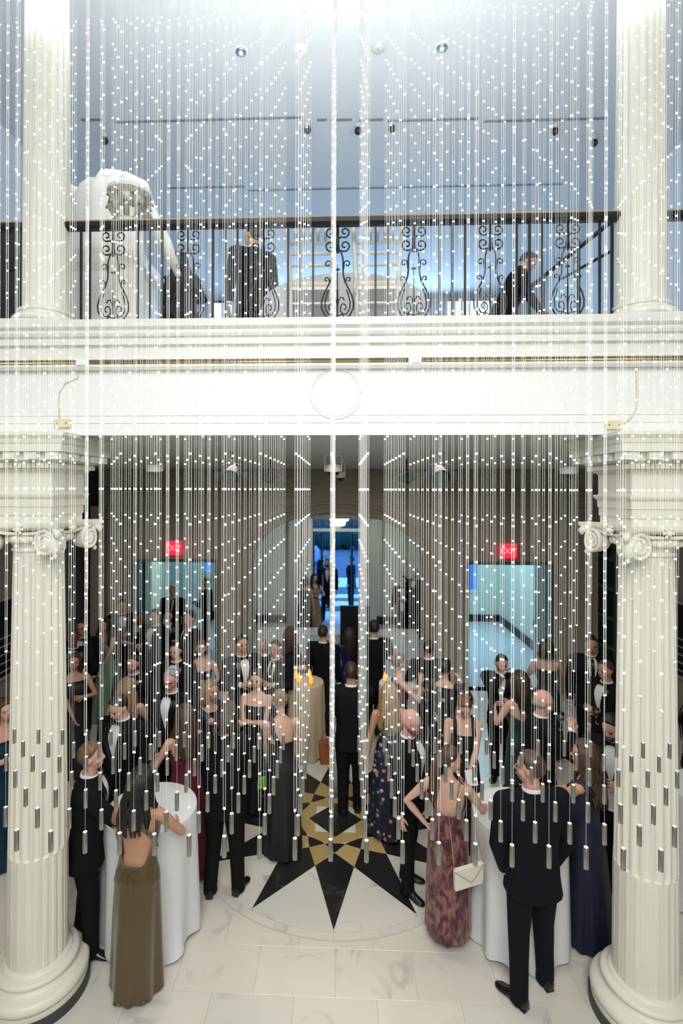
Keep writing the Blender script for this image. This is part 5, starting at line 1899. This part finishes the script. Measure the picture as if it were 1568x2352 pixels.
P(482, 1564, 1.66, 118, 'f', 'person in navy gown and pearl necklace with one hand raised to the mouth', DR(M_NAVY, ztop=lambda a: .80, sleeves=1), ('bob', 'darkblonde'), 'tan', ('hold', 'mouth'), fine=.011, extras=pearls)
P(524, 1612, 1.82, 8, 'm', 'person in black suit and brown-soled shoes, back turned, at the left star points', SUIT(sole=M_SHOEB), ('curly', 'darkbrown'), 'fair', ('hold', 'hold'), lean=.05, head=(0, 14), fine=.010, stance=(.07, .02, 0))
P(588, 1538, 1.70, 186, 'f', 'person in black strapless gown with folded arms facing the viewer', DR(M_BLKD, ztop=lambda a: .755), ('updo', 'darkbrown'), 'fair', ('crossed', 'crossed'), head=(0, 6), fine=.011)
r_, A_ = P(640, 1583, 1.71, 340, 'f', 'person in black one-shoulder gown with back turned holding the lime green bag', DR(M_BLKD, ztop=lambda a: .725 - .035 * math.cos(a) * -1 if math.cos(a) > 0 else .69, flare=(.12, .13), straps=[(.014, [(-.5, .74, .008), (-.6, .79, .010), (-1.0, .822, .012), (-(PI - 1.0), .82, .012), (-(PI - .7), .76, .009), (-(PI - .3), .69, .008)])]), ('updo', 'darkblonde'), 'fair', (((.06, .17, .47), (.4, -.6, -.3)), 'hold'), lean=.10, head=(-12, 12), fine=.009)
hand = at_local(r_, A_[-1][2] * 1.71)
M_LIME = mat('lime_green_leather', (.22, .75, .05), .45)
bg = tag(empty('handbag', (hand.x - .03, hand.y - .02, hand.z - .30), .3), 'small lime green handbag held beside the black one-shoulder gown', 'bag')
MB().loft([[(-.075, -.03, 0), (.075, -.03, 0), (.075, .03, 0), (-.075, .03, 0)], [(-.065, -.022, .105), (.065, -.022, .105), (.065, .022, .105), (-.065, .022, .105)]]).obj('bag_body', M_LIME, bg)
MB().box(-.068, .068, -.036, -.024, .055, .108).obj('flap', M_LIME, bg)
MB().tube([(-.06, 0, .10), (-.04, 0, .17), (.04, 0, .17), (.06, 0, .10)], .005, 6).obj('handle', M_LIME, bg, True)
MB().tube([(-.06, .01, .08), (-.07, .03, -.05), (0, .03, -.13), (.07, .03, -.05), (.06, .01, .08)], .003, 5).obj('chain', M_GOLD, bg, True)
# ---- centre
P(806, 1520, 1.81, 2, 'm', 'person in black suit standing on the centre of the floor star, back turned', SUIT(jacket=M_SUIT), ('short', 'darkbrown'), 'tan', ('down', 'clasp'), fine=.011, stance=(.05, .02, 0))
q = WZ(752, 1790, .35)
tb = tag(empty('tote_bag', (q.x - .03, q.y + .25, .42), .2), 'tan leather tote standing by the black suit on the floor star', 'bag')
MB().loft([[(-.07, -.05, 0), (.07, -.05, 0), (.07, .05, 0), (-.07, .05, 0)], [(-.085, -.055, .27), (.085, -.055, .27), (.085, .055, .27), (-.085, .055, .27)]]).obj('bag_body', mat('tan_leather', (.30, .095, .03), .5), tb)
MB().tube([(-.06, 0, .26), (-.03, 0, .40), (.03, 0, .40), (.06, 0, .26)], .006, 6).obj('handle', MATS['tan_leather'], tb, True)
P(893, 1566, 1.69, 350, 'f', 'person in dark floral gown, back turned, right of the floor star', DR(M_FLORAL, ztop=front_back(.77, .66), flare=(.15, .15), amp=.012, straps=STR(.004, .5, .765, .66)), ('long', 'blonde', .68), 'tan', ('down', 'hold'), fine=.011)
P(918, 1500, 1.72, 80, 'f', 'person in wine red gown turned right, just behind the dark floral gown', DR(M_BURG, ztop=lambda a: .79), ('updo', 'lightbrown'), 'fair', ('hold', 'up'), fine=.014)
P(950, 1630, 1.76, 122, 'm', 'person with dark glasses in tuxedo turned right, beside the velvet slip gown', TUX(), ('bald', 'none'), 'pink', ('down', 'down'), head=(-4, 12), glasses=True, beard='auburn', fine=.009, stance=(.055, .03, 0), bulk=1.06)
# ---- near right group


def velvet_x(root, HD, UP, surf, A, h):
    for s in (-1, 1):
        c = HD((s * .047, -.004, .908))
        MB().lathe([(.008, 0), (.0095, .002), (.008, .004)], 10, cap=False).xf(lambda p: Vector((p.y, p.x, p.z)) + c - Vector((0, 0, .012))).obj('earring', M_GOLD, root, True)


r_, A_ = P(1036, 1712, 1.67, 22, 'f', 'person in crushed wine velvet slip gown with one hand on the hip', DR(M_VEL, ztop=front_back(.765, .665), flare=(.115, .12), amp=.006, hemz=.05, straps=STR(.003, .55, .765, .665), shoes=mat('nude_sandal', (.6, .42, .33), .4)), ('pony', 'brown'), 'fair', ('hip', ((.17, .22, .62), (.5, -.3, -.8))), head=(58, 6), fine=.009, extras=velvet_x)
M_IVBAG = mat('ivory_leather', (.72, .70, .62), .45)
hipw = at_local(r_, Vector((.135, -.06, .48)) * 1.67)
bg = tag(empty('clutch_bag', (hipw.x - .07, hipw.y - .11, .66), .15), 'ivory envelope clutch hanging at the hip of the velvet gown', 'bag')
MB().loft([[(-.115, -.02, 0), (.115, -.02, .05), (.115, .02, .05), (-.115, .02, 0)], [(-.12, -.018, .16), (.125, -.018, .21), (.125, .018, .21), (-.12, .018, .16)]]).obj('bag_body', M_IVBAG, bg)
MB().loft([[(-.121, -.024, .162), (.126, -.024, .212), (.02, -.026, .07)], [(-.121, -.018, .162), (.126, -.018, .212), (.02, -.018, .07)]]).obj('flap', M_IVBAG, bg)
MB().tube([(-.12, -.026, .16), (.02, -.029, .068), (.126, -.026, .212)], .0025, 5).obj('seam', M_GOLD, bg)
sh = at_local(r_, up_ := Vector((.085, -.045, .825)) * 1.67)
o = MB().tube([(-.115, -.02, .16), (sh.x - .13 - bg.location.x, sh.y - .04 - bg.location.y, .5), (sh.x - bg.location.x - .01, sh.y - bg.location.y, sh.z - bg.location.z), (sh.x + .05 - bg.location.x, sh.y + .07 - bg.location.y, .72), (.12, .01, .2)], .0035, 5).obj('chain', M_GOLD, bg, True)
o.rotation_euler = (0, 0, -.15)


P(1068, 1608, 1.70, 186, 'f', 'person in black tank gown looking down at a white card', DR(M_BLKD, ztop=lambda a: .745, straps=STR(.012, .62, .745, .72)), ('updo', 'auburn'), 'fair', (((.01, .19, .56), (.7, -.2, -.6)), ((.05, .17, .55), (.7, -.2, -.6))), lean=.08, head=(0, 32), fine=.009)
c = WZ(1082, 1795, 1.02)
cd = tag(empty('white_card', (c.x, c.y - .0, 1.0), .2), 'white folded card held before the black tank gown', 'card')
MB().loft([[(-.055, -.04, 0), (.055, -.04, 0), (.055, -.038, 0), (-.055, -.038, 0)], [(-.055, .03, .11), (.055, .03, .11), (.055, .032, .11), (-.055, .032, .11)]]).obj('front_leaf', M_SHIRT, cd)
MB().loft([[(-.055, -.03, 0), (.055, -.03, 0), (.055, -.028, 0), (-.055, -.028, 0)], [(-.05, .045, .11), (.06, .045, .11), (.06, .047, .11), (-.05, .047, .11)]]).obj('back_leaf', M_SHIRT, cd)
P(1214, 1723, 1.87, 352, 'm', 'person in black suit, hands in pockets, back turned, in front of the right table', SUIT(jacket=M_SUITB), ('short', 'brown'), 'pink', ('pocket', 'pocket'), head=(-52, 4), lean=.04, fine=.009, stance=(.075, .035, -18), bulk=1.08)
P(1338, 1698, 1.73, 312, 'f', 'person in navy one-shoulder gown turned left at the right table', DR(M_NAVY, ztop=lambda a: .735 + .05 * math.sin(-a), flare=(.12, .12), amp=.010, straps=[(.018, [(-.6, .765, .008), (-1.0, .80, .010), (-1.5, .815, .012), (-2.1, .80, .010), (-2.5, .765, .008)])]), ('long', 'brown', .69), 'tan', ('reach', 'table'), head=(-24, 4), fine=.009)
P(1398, 1645, 1.80, 220, 'm', 'person in open jacket and long white shirt looking down against the right column', TUX(open_shirt=True), ('short', 'black'), 'fair', ('hold', 'pocket'), head=(12, 26), beard='darkbrown', fine=.010)
P(1252, 1584, 1.80, 92, 'm', 'person with glasses in black suit turned right, raising a stemmed glass', SUIT(tie='bow'), ('bald', 'grey'), 'pink', ('down', 'up'), head=(10, 8), glasses=True, fine=.011, bulk=1.08)
P(1192, 1540, 1.75, 330, 'f', 'person in dark green open-back gown holding a plate', DR(M_GREEND, ztop=front_back(.79, .68), straps=STR(.005, .5, .78, .68)), ('long', 'darkbrown', .76), 'fair', ('hold', 'hold'), head=(-20, 0), fine=.012)
P(1154, 1505, 1.70, 196, 'm', 'person in tuxedo drinking, facing the dark green open-back gown', TUX(), ('short', 'darkbrown'), 'pink', ('hold', 'mouth'), head=(-18, 16), beard='darkbrown', fine=.012)
P(1256, 1468, 1.70, 20, 'f', 'person in black off-shoulder gown, back turned, before the right doorway', DR(M_BLKD, ztop=lambda a: .745), ('bob', 'darkbrown'), 'fair', ('hold', 'hold'), head=(40, 0), fine=.014)
P(1358, 1460, 1.86, 196, 'm', 'person in navy suit with long dark tie standing near the right column', SUIT(jacket=M_SUITB), ('short', 'black'), 'tan', ('pocket', 'down'), head=(0, 10), fine=.013)
P(1388, 1516, 1.78, 245, 'm', 'person in tuxedo turned left with a glass, in front of the navy suit', TUX(), ('short', 'brown'), 'tan', ('hold', 'pocket'), head=(0, 6), fine=.012)
P(984, 1470, 1.72, 5, 'm', 'person in black suit, back turned, beside the candle table right of the aisle', SUIT(), ('short', 'black'), 'tan', ('hold', 'hold'), fine=.014)
P(1022, 1512, 1.74, 30, 'f', 'person in black and white patterned wrap, back turned, right of the candle table', DR(M_SEQ, ztop=lambda a: .80, sleeves=2), ('short', 'black'), 'fair', ('hold', 'up'), fine=.014)
# ---- far centre
P(742, 1436, 1.74, 20, 'm', 'person in tuxedo at the arch, left of the royal blue gown, back turned', TUX(), ('short', 'darkbrown'), 'fair', ('down', 'down'), fine=.015)
P(802, 1440, 1.62, 5, 'f', 'person in royal blue gown at the arch, back turned, before the poster board', DR(M_ROYAL, ztop=lambda a: .79, sleeves=1), ('long', 'darkbrown', .70), 'fair', ('clasp', 'hold'), fine=.015)
P(858, 1424, 1.84, 350, 'm', 'person in tuxedo at the arch, right of the royal blue gown, back turned', TUX(), ('short', 'black'), 'fair', ('down', 'hold'), fine=.015)
P(668, 1440, 1.68, 60, 'f', 'person in long-sleeved black gown holding a silver clutch near the arch', DR(M_BLKD, ztop=lambda a: .79, sleeves=2), ('long', 'brown', .74), 'fair', ('hold', 'hold'), fine=.015)
c = WZ(674, 1540, 1.05)
cl = tag(empty('silver_clutch', (c.x + .1, c.y - .02, 1.02)), 'silver clutch held by the long-sleeved black gown near the arch', 'bag')
MB().loft([[(-.10, -.02, 0), (.10, -.02, 0), (.10, .02, 0), (-.10, .02, 0)], [(-.11, -.025, .06), (.11, -.025, .06), (.11, .025, .06), (-.11, .025, .06)], [(-.10, -.012, .12), (.10, -.012, .12), (.10, .012, .12), (-.10, .012, .12)]]).obj('bag_body', mat('silver_leather', (.6, .6, .6), .25, .9), cl)
MB().box(-.10, .10, -.016, .016, .118, .126).obj('clasp', M_GOLD, cl)
# ---- back left crowd
P(632, 1470, 1.72, 200, 'm', 'person in dark suit, right of three behind the folded arms, beside the candles', SUIT(), ('short', 'black'), 'tan', ('hold', 'pocket'), fine=.015)
P(600, 1465, 1.58, 160, 'f', 'person in sleeved black gown, middle of three behind the folded arms', DR(M_BLKD, ztop=lambda a: .79, sleeves=1), ('bob', 'grey'), 'fair', ('hold', 'crossed'), fine=.015)
P(556, 1458, 1.86, 150, 'm', 'tall person in tuxedo, left of three behind the folded arms, turned right', TUX(), ('short', 'black'), 'tan', ('pocket', 'hold'), fine=.015)
P(462, 1470, 1.68, 165, 'f', 'person in black strapless gown below the right jamb of the left doorway', DR(M_BLKD, ztop=lambda a: .745), ('updo', 'brown'), 'fair', ('hold', 'down'), fine=.015)
P(402, 1474, 1.80, 185, 'm', 'person in tuxedo facing the viewer, directly behind the tuxedo with glasses', TUX(), ('short', 'black'), 'fair', ('pocket', 'down'), head=(0, 8), fine=.013)
P(304, 1504, 1.70, 178, 'm', 'person in tuxedo and bow tie facing the viewer, third row behind the left table', TUX(), ('short', 'darkbrown'), 'pink', ('hold', 'pocket'), beard='brown', head=(0, 8), fine=.012)
P(290, 1556, 1.68, 350, 'f', 'person in black thin-strap gown, back turned, between two tuxedos behind the left table', DR(M_BLKD, ztop=front_back(.78, .70), straps=STR(.005, .5, .77, .70)), ('long', 'darkblonde', .73), 'fair', ('hold', 'hold'), fine=.012)
P(240, 1420, 1.70, 184, 'f', 'person in sage green gown with hands clasped by the left pilaster', DR(M_MINT, ztop=lambda a: .775, flare=(.16, .15), amp=.014, straps=STR(.004, .5, .77, .77)), ('long', 'black', .66), 'fair', ('clasp', 'clasp'), fine=.015, scale_hair=1.1)
P(188, 1424, 1.80, 170, 'm', 'person with glasses in tuxedo left of the sage green gown', TUX(), ('short', 'darkbrown'), 'tan', ('pocket', 'pocket'), glasses=True, fine=.014)
P(168, 1446, 1.78, 150, 'm', 'person in tuxedo beside the left column shaft, nearest it in the far row', TUX(), ('short', 'black'), 'brown', ('hold', 'pocket'), fine=.013)
P(170, 1500, 1.66, 150, 'f', 'person in black strapless gown beside the left column shaft, hand on waist', DR(M_BLKD, ztop=lambda a: .78), ('bob', 'darkbrown'), 'tan', ('hold', 'clasp'), fine=.012)
P(356, 1398, 1.84, 200, 'm', 'person in tuxedo in the back row, left half of the left doorway', TUX(), ('short', 'darkbrown'), 'fair', ('pocket', 'hold'), fine=.016)
P(386, 1400, 1.68, 160, 'm', 'person with white bow tie in the back row, middle of the left doorway', TUX(tiecol=M_SHIRT), ('short', 'darkbrown'), 'fair', ('hold', 'down'), fine=.016)
P(436, 1402, 1.86, 215, 'm', 'person in black suit in the back row, right half of the left doorway', SUIT(), ('short', 'black'), 'fair', ('hold', 'down'), fine=.016)
P(280, 1376, 1.80, 150, 'm', 'tall person in tuxedo in the back row beside the left doorway jamb', TUX(), ('short', 'black'), 'fair', ('pocket', 'down'), fine=.016)
P(318, 1404, 1.62, 220, 'f', 'person in black gown in the back row at the left doorway jamb', DR(M_BLKD, ztop=lambda a: .78, sleeves=1), ('bob', 'brown'), 'fair', ('hold', 'up'), fine=.016)
P(397, 1343, 1.80, 180, 'm', 'person in dark suit standing in the middle of the left passage', SUIT(), ('short', 'grey'), 'fair', ('down', 'down'), fine=.018)
P(474, 1324, 1.82, 265, 'm', 'person in black suit at the right jamb inside the left passage', SUIT(), ('short', 'darkbrown'), 'tan', ('hold', 'down'), fine=.018)
# ---- left of the left column
P(10, 1606, 1.68, 120, 'f', 'person in teal blue sequin gown left of the left column', DR(M_TEALD, ztop=lambda a: .76, flare=(.17, .17), amp=.014), ('curly', 'brown'), 'fair', ('hold', 'crossed'), fine=.012)
P(1596, 1560, 1.78, 300, 'm', 'person in black suit mostly hidden past the right column', SUIT(), ('short', 'darkbrown'), 'fair', ('down', 'down'), fine=.014)
# ---- vestibule
P(752, 1283, 1.84, 182, 'm', 'person in tuxedo walking in through the entrance door', TUX(), ('short', 'darkbrown'), 'tan', ('down', 'down'), beard='darkbrown', fine=.018, stance=(.07, .06, 0), bulk=1.1)
P(806, 1276, 1.80, 285, 'm', 'person in dark blue suit standing in profile outside the entrance door', SUIT(jacket=M_SUITB), ('short', 'brown'), 'fair', ('pocket', 'down'), fine=.018)
P(722, 1318, 1.66, 150, 'f', 'person in beige gown left of the entrance door', DR(mat('beige_black', (.30, .22, .15), .7), ztop=lambda a: .78), ('long', 'black', .76), 'fair', ('hold', 'hold'), fine=.018)
P(700, 1322, 1.68, 20, 'f', 'person in black gown with one hand held out, left of the beige gown', DR(M_BLKD, ztop=lambda a: .78), ('bob', 'darkbrown'), 'fair', (((.12, .22, .74), (.6, -.2, -.8)), 'down'), fine=.018)
P(926, 1322, 1.74, 200, 'm', 'person in open black jacket and white shirt at the right of the vestibule', TUX(open_shirt=True), ('short', 'black'), 'fair', ('hold', 'down'), fine=.018)
P(954, 1306, 1.82, 215, 'm', 'tall person in tuxedo at the far right of the vestibule', TUX(), ('short', 'grey'), 'pink', ('down', 'down'), fine=.018)
P(748, 1266, 1.84, 190, 'm', 'person partly hidden behind the tuxedo walking in at the entrance', SUIT(), ('short', 'grey'), 'fair', ('down', 'down'), fine=.018)
# ---- upper floor
P(415, 580, 1.62, 8, 'f', 'person in wide black shawl behind the balcony railing, back turned', DR(M_BLKD, ztop=lambda a: .815, flare=(.19, .17), sleeves=2, off=.02), ('long', 'black', .62), 'tan', ('hold', 'hold'), fine=.014, fz=ZF, bulk=1.25, scale_hair=1.3)
P(580, 518, 1.80, 330, 'm', 'person in black suit standing behind the balcony railing left of the white chairs', SUIT(), ('short', 'darkbrown'), 'tan', ('down', 'down'), fine=.013, fz=ZF, head=(-30, 0))
P(1226, 582, 1.78, 100, 'm', 'person in black suit bending forward behind the right part of the balcony railing', SUIT(), ('short', 'black'), 'tan', ('down', 'table'), lean=.45, head=(0, 10), fine=.013, fz=ZF)
P(202, 697, 1.70, 120, 'm', 'person whose head shows low behind the balcony railing beside the left column', SUIT(), ('short', 'black'), 'brown', ('down', 'down'), fine=.016, fz=ZF)

# wine glasses held in hands, plate
for px, py, z, lab in ((1288, 1652, 1.33, 'stemmed glass raised by the black suit turned right'), (1368, 1640, 1.2, 'stemmed glass held by the tuxedo turned left beside the right column'), (1142, 1528, 1.48, 'glass raised to the mouth by the drinking tuxedo')):
    c = WZ(px, py, z)
    wineglass(Vector((c.x, c.y, c.z - .12)), lab)
c = WZ(1200, 1622, 1.12)
pl = tag(empty('dinner_plate', (c.x, c.y, 1.10), 0), 'white plate held by the person in dark green', 'plate')
MB().lathe([(.05, 0), (.06, .002), (.12, .016), (.12, .019), (.06, .006), (.002, .005)], 28).obj('plate_rim', M_SHIRT, pl, True)
MB().ell((.02, 0, .015), (.035, .03, .018), 10, 6, fn=lambda d: 1 + .15 * math.sin(7 * d.x + 5 * d.y)).obj('food', mat('canape', (.35, .2, .08), .7), pl, True)

# ---- fuse soft meshes
dg = bpy.context.evaluated_depsgraph_get()
done = []
for o, extra, m in SOFT:
    me = bpy.data.meshes.new_from_object(o.evaluated_get(dg))
    done.append((o, me, extra, m))
for o, me, extra, m in done:
    nm = o.data.name
    o.modifiers.clear()
    if extra is not None:
        import bmesh
        bm = bmesh.new()
        bm.from_mesh(me)
        tmp = bpy.data.meshes.new('tmp')
        tmp.from_pydata(extra.v, [], extra.f)
        bm.from_mesh(tmp)
        bm.to_mesh(me)
        bm.free()
        bpy.data.meshes.remove(tmp)
        me.materials.clear()
        me.materials.append(m)
    me.polygons.foreach_set('use_smooth', [True] * len(me.polygons))
    o.data = me
